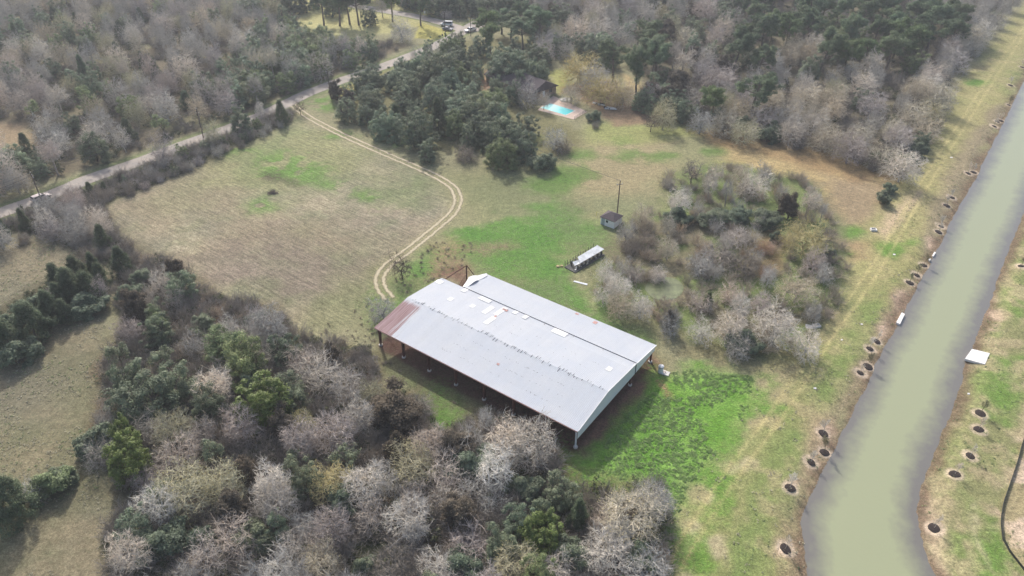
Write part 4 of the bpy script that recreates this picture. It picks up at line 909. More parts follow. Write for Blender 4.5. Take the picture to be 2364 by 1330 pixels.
def fan(kind, seed, H=10.0, n1=14, sp=.75, fork=.25, t0=.34, bud=0, budsize=.16, l1=.62, a2=.42, wob=.055, mats=None, n4=6, twigr=.019):
    rg = np.random.default_rng(seed); L = np.array([H*t0]); r = np.array([.018*H+.03])
    p0, r0 = branchset(rg, np.array([[0,0,-.1]]), np.array([[rg.normal(0,.08), rg.normal(0,.08), 1.]]), L, r, r*.6, 4, .06, .05)
    p1, r1, L1 = children(rg, p0, r0, n1, fork, 1.0, sp, l1/t0, .3, .5, 7, wob, .035, L, .12, .22)
    p2, r2, L2 = children(rg, p1, r1, 8, .18, .98, a2, .50, .35, .62, 4, wob, .03, L1, .40, .35)
    p3, r3, L3 = children(rg, p2, r2, 6, .15, 1.0, a2, .55, .4, .7, 2, wob, .03, L2, .35, .4); r3 = np.maximum(r3, twigr)
    p4, r4, L4 = children(rg, p3, r3, n4, .1, 1.0, a2, .72, .5, .75, 1, wob, .03, L3, .3, .5); r4 = np.maximum(r4*0+twigr*.72, .009)
    tr_ = [tubes(p0, r0, 7), tubes(p1, r1, 5)]; cr = [tubes(p2, np.maximum(r2, .026), 4), tubes(p3, r3, 3), tubes(p4, r4, 3)]; mt, mw = mats or (m_bark, m_twig)
    if bud:
        tips = p4[:,-1]; tips = tips[rg.random(len(tips)) < bud]; lf = leaves(rg, tips, np.full(len(tips), .14), 1, budsize, 1, .8); proto(kind, tr_, mt, cr, mw, lf, m_bud)
    else: proto(kind, tr_, mt, cr, mw)
def dome(kind, seed, H=10.0, R_=4.2, f0=.22, K=(11,95,620,2600), top=1.0, low=105, lobes=.16, thr=(0,0), bud=0, budsize=.16, twigr=.026, mats=None, sag=.18, nst=1, jit=.16, tl=.85, fol=None):
    """a crown whose limbs fan out evenly to an uneven dome: nested levels of nodes, each joined to its nearest parent"""
    rg = np.random.default_rng(seed); f = np.array([0, 0, H*f0]); hz_ = (H-f[2]); ph_ = rg.random(6)*6.28
    def dirs(n):
        z = 1-(1-cos(radians(low)))*rg.random(n); a = rg.random(n)*2*pi; s_ = np.sqrt(1-z*z); return np.stack([s_*np.cos(a), s_*np.sin(a), z], 1)
    def shape(u):
        a = np.arctan2(u[:,1], u[:,0]); z = u[:,2]; return 1+lobes*(np.sin(2*a+ph_[0]+2*z)+.8*np.sin(3*a+ph_[1]-3*z)+.7*np.sin(5*a+ph_[2]+5*z)+.6*np.sin(7*z*2+ph_[3]+a*4))*.6
    def pos(u, r): s_ = np.sqrt(np.clip(1-u[:,2]**2, .003, 1)); k_ = (s_**.62/s_)[:,None]; return f+u*np.concatenate([k_*R_, k_*R_, np.full((len(u),1), hz_*top)], 1)*(shape(u)*r)[:,None]
    fr = [.34, .66, .88, 1.0]; prev = None; P_ = []; U = []
    r_par = np.array([.018*H+.04]); lines = []
    st = f[None]+rg.normal(0, .25*(nst-1), (nst, 3))*np.array([1,1,.2]); b0 = np.array([[0,0,-.1]])+rg.normal(0, .16*(nst-1), (nst, 3))*np.array([1,1,0])
    tt = np.linspace(0, 1, 5)[None,:,None]; p0 = b0[:,None]*(1-tt)+st[:,None]*tt+rg.normal(0, .05, (nst,5,3)); p0[:,0] = b0
    tr_ = [tubes(p0, np.tile(np.linspace(1.1, .8, 5), (nst,1))*(.018*H+.04)/math.sqrt(nst), 7)]
    parU = None; parP = st; parD = np.tile(np.array([[0,0,1.]]), (nst,1)); rads = [.012*H+.03, .085, .048, twigr]; out = []
    for lv in range(3 if fol else 4):
        n = K[lv]; u = dirs(n); rr = fr[lv]*(1-(.30 if lv else .15)*rg.random(n)**1.6)
        if lv >= 2: rr = rr*np.where(rg.random(n) < .22, .55+.35*rg.random(n), 1)
        q = pos(u, rr)+rg.normal(0, jit*R_*.25*(.5+.5*(lv > 0)), (n, 3))
        if lv == 0: pi_ = rg.integers(0, nst, n)
        else:
            d2 = ((q[:,None]-parP[None])**2).sum(2)+(0.8*np.linalg.norm(q[:,None]-f, axis=2)-.8*np.linalg.norm(parP[None]-f, axis=2) < 0)*2.5; pi_ = d2.argmin(1)
        a = parP[pi_]; da = parD[pi_]; L = np.linalg.norm(q-a, axis=1)[:,None]; c_ = a+da*L*.45; m = [7,5,3,2][lv]; t_ = np.linspace(0, 1, m)[None,:,None]
        pts = (1-t_)**2*a[:,None]+2*t_*(1-t_)*c_[:,None]+t_*t_*q[:,None]; pts[:,1:-1] += rg.normal(0, .035*(1 if lv < 3 else .6), pts[:,1:-1].shape)*L[:,:,None]
        r0_ = rads[lv]; r1_ = [.5, .55, .6, .7][lv]; rad = np.full((n,1), r0_)*(1-np.linspace(0, 1, m)*(1-r1_))[None]
        (tr_ if lv == 0 else out).append(tubes(pts, rad, [6,4,3,3][lv])); parP = q; parD = nrm(q-c_)
    if fol:
        lm, crad, nl, lsize, flat = fol; lf = leaves(rg, q, crad*(.6+.8*rg.random(len(q))), nl, lsize, flat, .35, .65); return proto(kind, tr_, m_dbark, out[:1], m_dbark, lf, lm)
    # last sprays of twigs
    if tl > 0:
        sp_, sr_, _ = children(rg, pts, rad, 1, .3, 1.0, .6, 1.0, .5, 1.0, 1, .1, .04, np.full(len(pts), tl), .2, .6); out.append(tubes(sp_, np.maximum(sr_*0+twigr*.6, .008), 3)); tips = sp_[:,-1]
    else: tips = pts[:,-1]
    mt, mw = mats or (m_bark, m_twig)
    if bud:
        tips = tips[rg.random(len(tips)) < bud]; lf = leaves(rg, tips, np.full(len(tips), .14), 1, budsize, 1, .8); proto(kind, tr_, mt, out, mw, lf, m_bud)
    else: proto(kind, tr_, mt, out, mw)
for s_ in range(4): dome('bare_fan', 10+s_, f0=[.2,.3,.14,.24][s_], R_=[4.2,3.9,4.4,3.6][s_], low=[100,92,108,98][s_], K=[(11,70,330,1150),(9,55,280,1050),(14,80,300,1100),(10,60,300,950)][s_], lobes=.24)
for s_ in range(3): dome('bare_tall', 20+s_, f0=[.45,.36,.5][s_], R_=[2.6,3.0,2.3][s_], low=[95,100,90][s_], K=(7,36,170,620), lobes=.26)
for s_ in range(3): dome('bare_wild', 30+s_, f0=.16, R_=4.3, low=95, K=(9,45,220,700), lobes=.36, nst=3, jit=.6, tl=1.1, twigr=.028)
for s_ in range(3): dome('bud', 40+s_, f0=.24, R_=4.2, low=100, K=(12,70,320,1000), bud=.9, budsize=.20, lobes=.22)
for s_ in range(2): dome('open', 50+s_, f0=.26, R_=4.4, low=88, K=(7,34,140,420), lobes=.25, jit=.4, mats=(m_dbark, m_dtwig), twigr=.024)
for s_ in range(3): dome('brush', 60+s_, H=5, f0=.06, R_=3.0, low=92, K=(14,80,330,1100), lobes=.34, nst=5, jit=.6, mats=(m_bark, m_twig), twigr=.017, tl=.6)
def leafy(kind, seed, H=10.0, spread=.8, nt=1, fork=.25, lm=m_oak, crad=.85, nl=70, lsize=.30, tl=.42, wob=.15, up=.05, keep=1.0, flat=.75, nb=8, tmat=None, asp=.6):
    rg = np.random.default_rng(seed); st = rg.normal(0, .15*nt, (nt, 3)); st[:,2] = -.1; d = np.column_stack([rg.normal(0, .1*nt, (nt, 2)), np.ones(nt)])
    L = np.full(nt, H*.66); r = np.full(nt, .022*H+.04)/math.sqrt(nt)
    p0, r0 = branchset(rg, st, d, L, r, r*.3, 7, wob*.6, .05)
    p1, r1, L1 = children(rg, p0, r0, nb, fork, .98, spread, tl/.62, .4, .6, 5, wob, up, L, .45, .3)
    p2, r2, L2 = children(rg, p1, r1, 5, .25, 1.0, .7, .55, .4, .6, 3, wob, up, L1, .35, .35)
    cen = np.concatenate([p2[:,-1], p2[:,2], p1[:,-1], p0[:,-1]]); cen = cen[rg.random(len(cen)) < keep]
    rad = crad*(.6+.8*rg.random(len(cen))); lf = leaves(rg, cen, rad, nl, lsize, flat, .4, asp)
    proto(kind, [tubes(p0, r0, 7), tubes(p1, r1, 5)], tmat or m_dbark, [tubes(p2, np.maximum(r2, .03), 4)], m_dbark, lf, lm)
for s_ in range(4): dome('oak', 70+s_, f0=.16, R_=[3.6,4.2,3.4,3.9][s_], low=[112,104,118,100][s_], K=(8,40,[120,130,100,110][s_],0), lobes=[.26,.2,.3,.34][s_], fol=(m_oak, .85, 120, .27, .75))
for s_ in range(2): dome('liveoak', 75+s_, H=10, f0=.14, R_=6.6, low=96, K=(12,60,260,0), lobes=.22, fol=(m_oak, 1.0, 130, .30, .7))
for s_ in range(2): dome('magnolia', 78+s_, H=10, f0=.08, R_=4.4, low=112, K=(12,60,210,0), lobes=.16, jit=.08, fol=(m_mag, .72, 110, .28, .85))
for s_ in range(2): leafy('shrub', 80+s_, H=4, spread=1.1, nt=4, fork=.0, tl=.45, nb=6, crad=.55, nl=70, lsize=.24)
for s_ in range(2): leafy('vine', 84+s_, H=9, spread=.9, nt=2, fork=.0, tl=.30, nb=14, crad=.75, nl=60, lsize=.26, lm=m_vine, wob=.25)
for s_ in range(2): leafy('thin', 88+s_, H=9, spread=.8, nt=1, fork=.3, tl=.36, nb=8, crad=.7, nl=34, lsize=.26, keep=.8)
for s_ in range(3): leafy('pine', 92+s_, H=15, spread=1.25, fork=.52, tl=.30, nb=16, crad=.85, nl=110, lsize=.34, lm=m_pine, up=.09, flat=.6, asp=.3)
def cedar(seed, H=9.0, W_=2.4):
    rg = np.random.default_rng(seed); p0, r0 = branchset(rg, np.zeros((1,3)), np.array([[.0,.0,1.]]), np.array([H*.95]), np.array([.2]), np.array([.04]), 7, .05, .05)
    n = 230; z = rg.random(n)**1.15*H*.98; a = rg.random(n)*2*pi; lob = 1+.32*np.sin(a*3+seed+z*.8)+.2*np.sin(a*5+z*1.7)
    rr = W_*lob*np.clip(1.12-(z/H)**1.35, .05, 1)*(.45+.55*rg.random(n)**.4); rr *= np.clip(.55+z/1.5, 0, 1)
    cen = np.column_stack([rr*np.cos(a), rr*np.sin(a), z+.35]); rad = .62*(.6+.8*rg.random(n)); lf = leaves(rg, cen, rad, 85, .24, 1.1, .5, .5)
    proto('cedar', [tubes(p0, r0, 6)], m_dbark, None, None, lf, m_ced)
for s_ in range(3): cedar(100+s_, 9, [2.3,2.8,2.0][s_])
def sapling(seed, kind):
    rg = np.random.default_rng(seed); H = 3.4; p0, r0 = branchset(rg, np.zeros((1,3)), np.array([[0,0,1.]]), np.array([H]), np.array([.05]), np.array([.015]), 5, .04, .02)
    p1, r1, L1 = children(rg, p0, r0, 16, .35, .97, .6, .42, .4, .6, 3, .12, .08, np.array([H]), .4, .4); p2, r2, L2 = children(rg, p1, r1, 6, .2, 1, .5, .5, .4, .7, 2, .12, .05, L1, .3, .5)
    p3, r3, L3 = children(rg, p2, r2, 4, .2, 1, .5, .7, .4, .8, 1, .12, .05, L2, .3, .5)
    cr = [tubes(p1, np.maximum(r1, .02), 4), tubes(p2, np.maximum(r2, .013), 3), tubes(p3, np.maximum(r3, .010), 3)]
    st_ = [tubes(p0, r0, 6)]
    if kind == 'bare_sapling': proto(kind, st_, m_bark, cr, m_twig)
    else:
        cen = np.concatenate([p1[:,-1], p1[:,2], p2[::3,-1]]); proto(kind, st_, m_dbark, cr, m_dtwig, leaves(rg, cen, np.full(len(cen), .26), 8, .10, .9), m_oak if kind == 'leafy_sapling' else m_vine)
for s_ in range(2):
    for k_ in ('bare_sapling', 'leafy_sapling', 'brown_sapling'): sapling(120+s_, k_)

# ------------------------------------------------------------------ placing trees
RG = random.Random(11); PLACED = []; COUNT = {}
NAME = dict(bare_fan='bare_tree', bare_tall='bare_tree', bare_wild='bare_tree', bud='budding_tree', open='bare_tree', brush='brush_thicket', oak='evergreen_tree', liveoak='live_oak', magnolia='magnolia_tree',
            shrub='evergreen_shrub', vine='vine_covered_tree', thin='evergreen_tree', pine='pine_tree', cedar='juniper_tree', bare_sapling='sapling', leafy_sapling='sapling', brown_sapling='sapling')
CAT = dict(brush_thicket='bush', evergreen_shrub='shrub', pine_tree='pine tree', sapling='sapling', juniper_tree='juniper', live_oak='oak tree')
TINT = dict(pale=(1.28,1.24,1.2), white=(1.5,1.46,1.42), grey=(.95,.95,.96), mauve=(1.02,.955,.98), tan=(1.15,1.08,.93), brown=(.66,.61,.56), dark=(.6,.56,.54), pink=(1.14,1.06,1.02),
            olive=(1.0,1.0,.78), yellow=(1.15,1.08,.68), gold=(1.12,1.04,.60), green=(1,1,1), bright=(1.05,1.1,.8), deep=(.84,.89,.90), bluegreen=(1.08,1.18,1.22), mossy=(1.05,1.12,.85), rust=(1.15,.85,.68))
def place(kind, x, y, h, tint, label, group=None, wide=1.0, lean=0.0):
    v = PROTO[kind]; tm_, cm_, top = v[RG.randrange(len(v))]; nm_ = NAME[kind]
    z = g1(x, y) if x > 20 else 0.0; s = h/top
    t_ = bpy.data.objects.new(nm_, None); C.objects.link(t_); t_.empty_display_size = .5
    t_.location = (x, y, z-.02); t_.rotation_euler = (lean*RG.uniform(-1,1)+RG.uniform(-.04,.04), lean+RG.uniform(-.04,.04), RG.uniform(0, 6.28)); w_ = s*wide*RG.uniform(.93, 1.07); t_.scale = (w_, w_*RG.uniform(.92,1.08), s)
    tag(t_, label, CAT.get(nm_, 'tree'), group)
    c = TINT[tint]; j = RG.uniform(.86, 1.14); jr = RG.uniform(.96, 1.04)
    for nme, me in (('trunk', tm_), ('crown', cm_)):
        o_ = bpy.data.objects.new(nme, me); C.objects.link(o_); o_.parent = t_; o_.color = (c[0]*j*jr, c[1]*j, c[2]*j/jr, 1)
    PLACED.append((x, y, h*.32*wide)); return t_
def T(kind, px, py, h, tint, label, wide=1.0, base=False, group=None, lean=0.0):
    q = P(px, py) if base else P(px, py, h*.55); return place(kind, q[0], q[1], h, tint, label, group, wide, lean)
# -- trees one can point at: (kind, px, py of the crown's middle, height, tint, label, width)
A = [
('magnolia',605,905,11,'bright','big dense yellow-green evergreen with clumped leaves at left of centre',1.1),
('oak',560,825,9,'bright','olive-green broadleaf tree behind the big clumped evergreen',1.0),
('oak',520,790,8,'mossy','olive-green tree among grey bare trees left of the barn',1.0),
('bare_fan',490,885,8.5,'white','whitish round fan of bare twigs left of the big clumped evergreen',1.15),
('bare_fan',551,968,8.5,'mauve','mauve-grey round bare fan below the whitish fan',1.1),
('oak',330,905,9,'deep','broad very dark evergreen left of the whitish bare fan',1.35),
('oak',385,880,8.5,'deep','dark evergreen crown just behind the broad dark one',1.2),
('bud',392,982,7.5,'olive','domed tree with pale olive buds below the dark evergreens',1.1),
('magnolia',290,1050,8.5,'bright','bright green evergreen at the left edge of the thicket',.95),
('magnolia',285,995,8,'bright','narrow upright yellow-green evergreen at the thicket edge',.6),
('shrub',232,1020,4.5,'deep','dark grey-green bush where the fence line meets the thicket',1.3),
('bare_wild',240,960,6,'grey','faint bare tree above the dark corner bush',.9),
('bare_fan',365,1155,8,'white','white spreading bare tree over the lower-left evergreens',1.1),
('bud',425,1120,9,'olive','large rounded olive-budded tree beside the white bare tree',1.25),
('oak',305,1215,6.5,'deep','dark evergreen bush at the lower left thicket corner',1.3),
('shrub',370,1245,4.5,'deep','low dark green bush under the white bare tree',1.4),
('vine',300,700,8,'brown','brown vine-wrapped tree standing by the field edge',.8),
('oak',360,740,7,'mossy','small mossy green tree in the grey upper thicket',.9),
('oak',415,655,6.5,'bluegreen','bluish green tree where the thicket narrows',1.0),
('bare_fan',365,640,8,'pale','pale bare tree above the narrow thicket neck',.9),
('bare_fan',620,745,10,'grey','tall grey bare tree at the thicket corner by the field',1.15),
('oak',655,800,7,'deep','dark evergreen under the grey corner tree',1.0),
('bare_fan',590,735,9,'mauve','grey bare tree left of the corner tree',.9),
('bare_wild',740,845,10,'pale','big pale tangled bare tree left of the barn front',1.25),
('bare_wild',800,880,9,'grey','grey tangled bare tree with drooping limbs near the barn',1.1),
('bare_fan',765,985,9,'mauve','wide mauve bare tree in the middle of the thicket',1.25),
('bare_fan',690,1005,8.5,'mauve','mauve bare tree just right of the dark evergreens',1.1),
('bud',700,965,7.5,'yellow','small tree with yellow-tan buds in the thicket',.8),
('vine',915,940,7.5,'brown','round brown vine-smothered tree in front of the barn',1.5),
('brush',960,935,5,'brown','brown tangled bush right beside the vine-smothered tree',1.4),
('bud',762,1105,7.5,'yellow','domed tree with yellow-olive buds below mid thicket',1.05),
('bare_fan',838,1110,8.5,'pale','pale bare tree right of the yellow-budded dome',1.1),
('bare_fan',940,1180,8,'pale','pale bare tree with white limbs at bottom middle',1.15),
('bare_fan',628,1105,9,'white','whitish upright bare tree left of the dark green tree',.95),
('bud',520,1105,8,'olive','pale olive budding tree in the lower thicket',1.1),
('oak',700,1100,8.5,'green','dark green tree in a gap of the lower thicket',.9),
('bud',950,1055,8.5,'olive','light green-grey round tree below the vine tree',1.25),
('vine',1040,1030,6,'brown','brown vine mound between light tree and tall pale trees',1.4),
('shrub',1080,1060,4.5,'deep','dark bush under the brown vine mound',1.5),
('bare_fan',1225,1005,10,'pale','tall pale round bare tree overlapping the barn shadow',1.2),
('bare_tall',1170,1010,10,'pale','slim pale bare tree left of the tall round one',1.2),
('bare_tall',1145,1070,9.5,'white','whitish bare tree with a thick pale trunk',1.2),
('bare_tall',1120,965,7,'grey','thin small bare tree close to the barn posts',.9),
('magnolia',1250,1215,7.5,'mossy','olive-green broadleaf tree at the bottom of the thicket',1.1),
('cedar',1335,1180,6.5,'deep','pointed dark juniper at the thicket right edge',.9),
('oak',1195,1200,6.5,'deep','dark evergreen left of the olive broadleaf tree',1.1),
('bud',1460,1180,8.5,'tan','wide tan rounded tree beside the bright weeds',1.4),
('bare_fan',1400,1265,8,'pale','pale fan-shaped bare tree near the bottom concrete ring',1.2),
('bare_fan',1430,1235,6.5,'grey','smaller grey bare tree behind the pale fan-shaped one',1.0),
('shrub',1480,1275,4,'deep','dark green bush left of the concrete ring',1.2),
('bare_wild',540,1225,8,'pink','pinkish white bare tree at bottom left of the thicket',1.2),
('bare_wild',470,1270,7,'pink','small pinkish bare tree left of the larger pinkish one',1.1),
('shrub',595,1240,4.5,'green','round green bush right of the pinkish tree',1.1),
('oak',640,1215,6,'bluegreen','bluish green shrub-like tree in the lower thicket',.9),
('bare_wild',640,1300,7,'white','whitish bare tree at the bottom edge left of centre',1.2),
('bud',740,1290,6.5,'tan','whitish rounded tree with buds at the bottom edge',1.1),
('brush',700,1200,5,'grey','grey slim brush clump above the bottom whitish tree',.8),
('brush',900,1300,5,'brown','brown rounded bush at the bottom edge centre',1.3),
('brush',1080,1235,5.5,'mauve','mauve ball-shaped bush in the lower thicket',1.2),
('bud',1190,1290,6,'olive','pale green willow-like tree at the bottom edge',1.3),
('bare_wild',1010,1300,6,'pale','pale sprawling bare tree at the bottom edge',1.3),
('bare_wild',1290,1300,6,'pale','pale bare tree right of the pale green willow-like one',1.2),
('cedar',15,1140,9,'green','dark juniper cut by the left edge of the picture',1.2),
('shrub',110,1110,4,'mossy','green bush in the lower left fence row',1.2),
('brush',70,1125,4,'grey','grey brush beside the green fence-row bush',1.2),
('shrub',140,1090,3,'deep','dark low bush at the right end of the fence row',1.2),
('cedar',12,770,8.5,'green','juniper at the left end of the dark row',1.2),('cedar',62,735,9,'deep','broad second juniper in the dark row from the left',1.3),
('cedar',112,700,8,'green','juniper in the middle of the dark row',1.2),('cedar',152,655,9,'green','tallest juniper of the dark row',1.2),
('cedar',195,655,7.5,'deep','juniper near the right end of the dark row',1.2),('cedar',145,712,6,'green','small juniper on the near side of the row',1.1),
('bare_fan',118,680,5.5,'mauve','small pale bare tree caught in the juniper row',1.0),('bare_fan',225,660,6,'mauve','mauve bare tree at the end of the juniper row',1.0),
('shrub',30,800,5,'deep','dark bush at the near side of the juniper row',1.3),('shrub',205,700,4.5,'deep','dark bush at the near right end of the juniper row',1.3),
# pond thicket
('open',1600,385,9,'green','dark forked bare tree at the top of the pond thicket',1.0),
('bare_tall',1640,425,8.5,'pale','pale bare tree behind the pond thicket',1.1),('bare_tall',1680,440,8,'green' if 0 else 'grey','grey bare tree behind the pond with thin limbs',1.0),
('bare_fan',1745,415,8.5,'white','wide pale bare tree at the back of the pond thicket',1.3),('bare_fan',1570,460,8,'white','pale bare tree at the left shoulder of the pond thicket',1.1),
('vine',1828,470,8,'dark','dark vine-clad column with a bare snag on top',.75),('bare_tall',1870,460,9,'pale','leaning pale bare tree beside the dark vine column',1.0),
('bud',1862,540,9.5,'gold','ochre-yellow tree in early leaf at the right of the pond',1.5),('bare_fan',1885,590,8,'mauve','grey bare tree in front of the ochre-yellow tree',1.1),
('bud',1845,660,8,'tan','broad brownish rounded tree beside the wheel tracks',1.4),('bare_fan',1795,740,10,'white','big pale bare tree at the lower right of the pond thicket',1.3),
('bare_fan',1690,745,8.5,'white','pale spreading bare tree left of the big pale one',1.1),('brush',1495,545,5,'brown','dark brown brush dome right of the pump house',1.2),
('brush',1455,560,4,'brown','smaller brush dome close to the feed bunk',1.3),('brush',1660,570,7,'brown','big grey-brown thorny dome in the pond thicket',1.5),('brush',1720,600,6,'brown','brown brush on the right flank of the big dome',1.1),
('brush',1620,600,6,'grey','grey brush on the left flank of the big dome',1.0),('bare_wild',1400,620,6.5,'white','pale sprawling bare tree beside the feed bunk',1.1),
('bare_wild',1395,670,6,'white','white broken bare tree below the feed bunk',1.1),('brush',1465,625,4.5,'mauve','mauve brush between feed bunk and pond',1.0),
('brush',1520,625,4.5,'pink','pinkish brush at the pond left rim',1.0),('bare_fan',1480,700,7,'white','pale tangled tree below the pond left rim',1.1),
('bare_wild',1550,740,6.5,'grey','grey tangled tree directly below the pond',1.0),('vine',1545,735,5,'dark','dark vine stump just below the pond',.7),
('brush',1620,690,5,'pink','pinkish brush right of the algae pond',1.1),('brush',1690,670,5,'pink','pinkish brush below the big grey-brown dome',1.4),
('cedar',1635,690,4.5,'mossy','small green juniper right of the algae pond',.9),('shrub',1725,790,4,'deep','dark low bush under the pale bare trees',1.2),
('brush',1760,690,5,'mauve','mauve brush left of the broad brownish tree',1.0),('shrub',1640,500,4,'deep','dark bush at the back of the pond thicket',1.6),('shrub',1690,490,4,'deep','dark bush under the thin bare trees at the back',1.6),
('shrub',1780,500,4,'deep','dark bush left of the vine column',1.6),('shrub',1570,500,4,'deep','dark bush at the upper left of the pond thicket',1.4),
('brush',1700,540,5,'pink','pinkish brush above the big dome',1.3),('brush',1770,560,5,'rust','rusty brown brush left of the ochre tree',1.0),('brush',1770,620,4.5,'rust','rusty brown brush beside the big dome',.9),
('bare_tall',1900,485,6,'grey','small spindly bare tree right of the vine column',.9),
# single trees in the meadow
('open',925,605,8,'dark','dark spreading bare tree standing beside the dirt drive',1.0),('bare_fan',882,705,7,'grey','faint grey bare tree at the left corner of the barn',1.1),
('open',1505,275,7.5,'dark','gnarled dark bare tree standing alone near the pool',1.1),('bare_fan',2090,372,11,'white','grey round bare tree at the wood corner by the canal',1.25),
('shrub',2042,452,3.6,'green','round green bush at the foot of the corner tree',1.1),('shrub',2060,432,3,'deep','dark low bush beside the corner tree trunk',1.1),
('brush',1073,345,6,'brown','round brown bush below the oak grove',1.3),('shrub',1247,365,5,'deep','dark green bush below the grey tree by the grove',1.3),
('bare_wild',1280,310,8.5,'grey','grey bare tree between the grove and the pool',1.2),('brush',1300,330,5,'brown','brown brush at the foot of the grey grove tree',1.2),
('oak',952,292,11,'deep','very dark tall tree at the front left of the grove',1.0),('oak',983,297,11,'deep','very dark tall tree touching its twin on the right',1.0),
('cedar',1012,262,12,'green','tall green juniper behind the dark twin trees',.9),('bare_fan',598,245,6,'white','small white bare tree by the road bend',.8),
('cedar',648,255,8,'green','green juniper at the drive entrance',.8),('open',690,240,6.5,'dark','dark gnarled small tree at the mouth of the drive',1.0),
('vine',775,205,7,'brown','vine-covered leaning tree at the grove left tip',.9),('vine',800,225,7,'brown','second vine-covered tree at the grove left tip',.9),
('liveoak',1010,150,12,'green','wide live oak with visible limbs near the road',1.0),('liveoak',1175,140,13,'bluegreen','largest round live oak in front of the bare wood',1.15),
('liveoak',1110,250,11,'green','broad dark live oak in the middle of the grove',1.0),('liveoak',1160,300,11,'deep','broad dark oak at the front of the grove',1.0),('oak',1060,230,10,'bluegreen','round bluish oak at the heart of the grove',1.1),
('oak',1000,220,9,'bluegreen','round bluish oak behind the dark twin trees',1.0),('oak',935,215,9,'green','dark round oak near the yellow grass gap',1.0),('oak',880,265,8,'deep','dark oak at the left front of the grove',1.0),('cedar',915,265,9,'deep','dark juniper left of the dark twin trees',1.0),
('oak',845,260,7,'deep','dark small oak at the left front end of the grove',1.0),('oak',1210,330,8,'deep','dark oak at the right front of the grove',1.1),('oak',1215,285,8,'green','green oak at the right side of the grove',1.1),('oak',1080,310,8,'deep','dark oak filling the front middle of the grove',1.1),
('liveoak',1222,160,11,'bluegreen','oak leaning over the dark house roof',.9),('bare_fan',1215,205,10,'grey','grey round bare tree right behind the grove',1.2),('bare_fan',1256,228,7,'pale','small pale bare tree at the pool left end',.9),
('shrub',858,187,3.5,'green','first round shrub of the row along the road',1.2),('shrub',885,178,3.5,'green','second round shrub of the row along the road',1.2),('shrub',912,168,3.5,'green','third round shrub of the row along the road',1.2),('shrub',940,158,4,'green','last round shrub of the row along the road',1.2),
('bud',1342,150,12,'gold','larger yellow-green willow-like tree by the house lawn',1.5),('bud',1398,200,11,'gold','yellow-green willow-like tree above the scrap pile',1.5),('bare_fan',1378,172,11,'pale','pale bare tree between the two yellow-green trees',1.3),('bare_fan',1440,205,10,'tan','tan bare tree right of the yellow-green trees',1.3),('bare_fan',1320,205,9,'tan','tan bare tree left of the yellow-green trees',1.1),
('pine',1478,160,18,'green','tall pine with a long bare trunk by the tan lawn',.8),('pine',1418,140,15,'green','bushy pine between yellow trees and the tall pine',1.1),
('shrub',1367,263,3.5,'deep','round dark bush at the pool deck corner',1.1),('brush',1375,283,3.2,'brown','low brown bush below the round dark bush',1.1),
('pine',1120,60,15,'bright','bright green pine beside the road junction',1.0),('pine',1135,85,12,'bright','lower bright pine in front of the junction pine',1.0),
('bare_fan',925,55,12,'pale','large pale round bare tree before the road junction',1.1),('pine',740,10,16,'green','tall pine left of the trunks on the pale lawn',.9),
('pine',775,8,17,'green','tall pine with dark trunk on the pale lawn',.9),('pine',800,5,17,'green','tall pine in the middle of the lawn trunks',.9),('pine',822,10,16,'green','tall pine right of the lawn trunks',.9),('pine',900,5,15,'bright','bright pine near the curve of the branch road',.9),('pine',968,10,16,'green','pine standing where the branch road meets the junction',.8),
('oak',853,35,8,'deep','round dark tree left of the branch road',.9),
('bare_wild',1000,115,8,'pale','pale bare thicket tree at the near side of the junction',1.3),('bare_wild',1040,125,7,'grey','grey bare tree below the junction island',1.2),('bare_wild',960,118,7,'pale','pale bare tree on the road shoulder before the junction',1.1),
('pine',1650,235,12,'bright','olive pine at the front corner of the right wood',1.1),('pine',1745,215,15,'green','dark pine rising over the front edge of the right wood',1.1),('oak',1600,260,7,'green','green tree at the left end of the right wood edge',1.1),
('vine',1560,215,9,'brown','vine-draped tree at the left end of the right wood',1.0),('vine',1530,225,8,'brown','brown vine-draped tree above the gnarled lone tree',1.0),
]
for a in A: T(a[0], a[1], a[2], a[3], a[4], a[5], a[6] if len(a) > 6 else 1.0)
# fallen crowns in the lower thicket: bare limbs lying over
for px, py, h, lab in [(1035,1140,7,'white dead crown sprawled low in the lower thicket'),(1100,1125,7,'white dead limbs lying right of the sprawled crown'),(1150,1165,6,'white dead limbs hanging below the thick pale trunk'),(930,1255,8,'long fallen bare tree lying near the bottom edge'),(1420,640,5,'broken white limbs lying below the feed bunk')]:
    q = P(px, py, 1.5); o_ = place('bare_wild' if h != 8 else 'bare_tall', q[0]-2.5, q[1]-.5, h, 'white', lab); o_.rotation_euler = (RG.uniform(-.3,.3), 1.15, RG.uniform(-.5,.7)); o_.location.z = .5
    o_.name = 'fallen_tree'; o_['category'] = 'fallen tree'

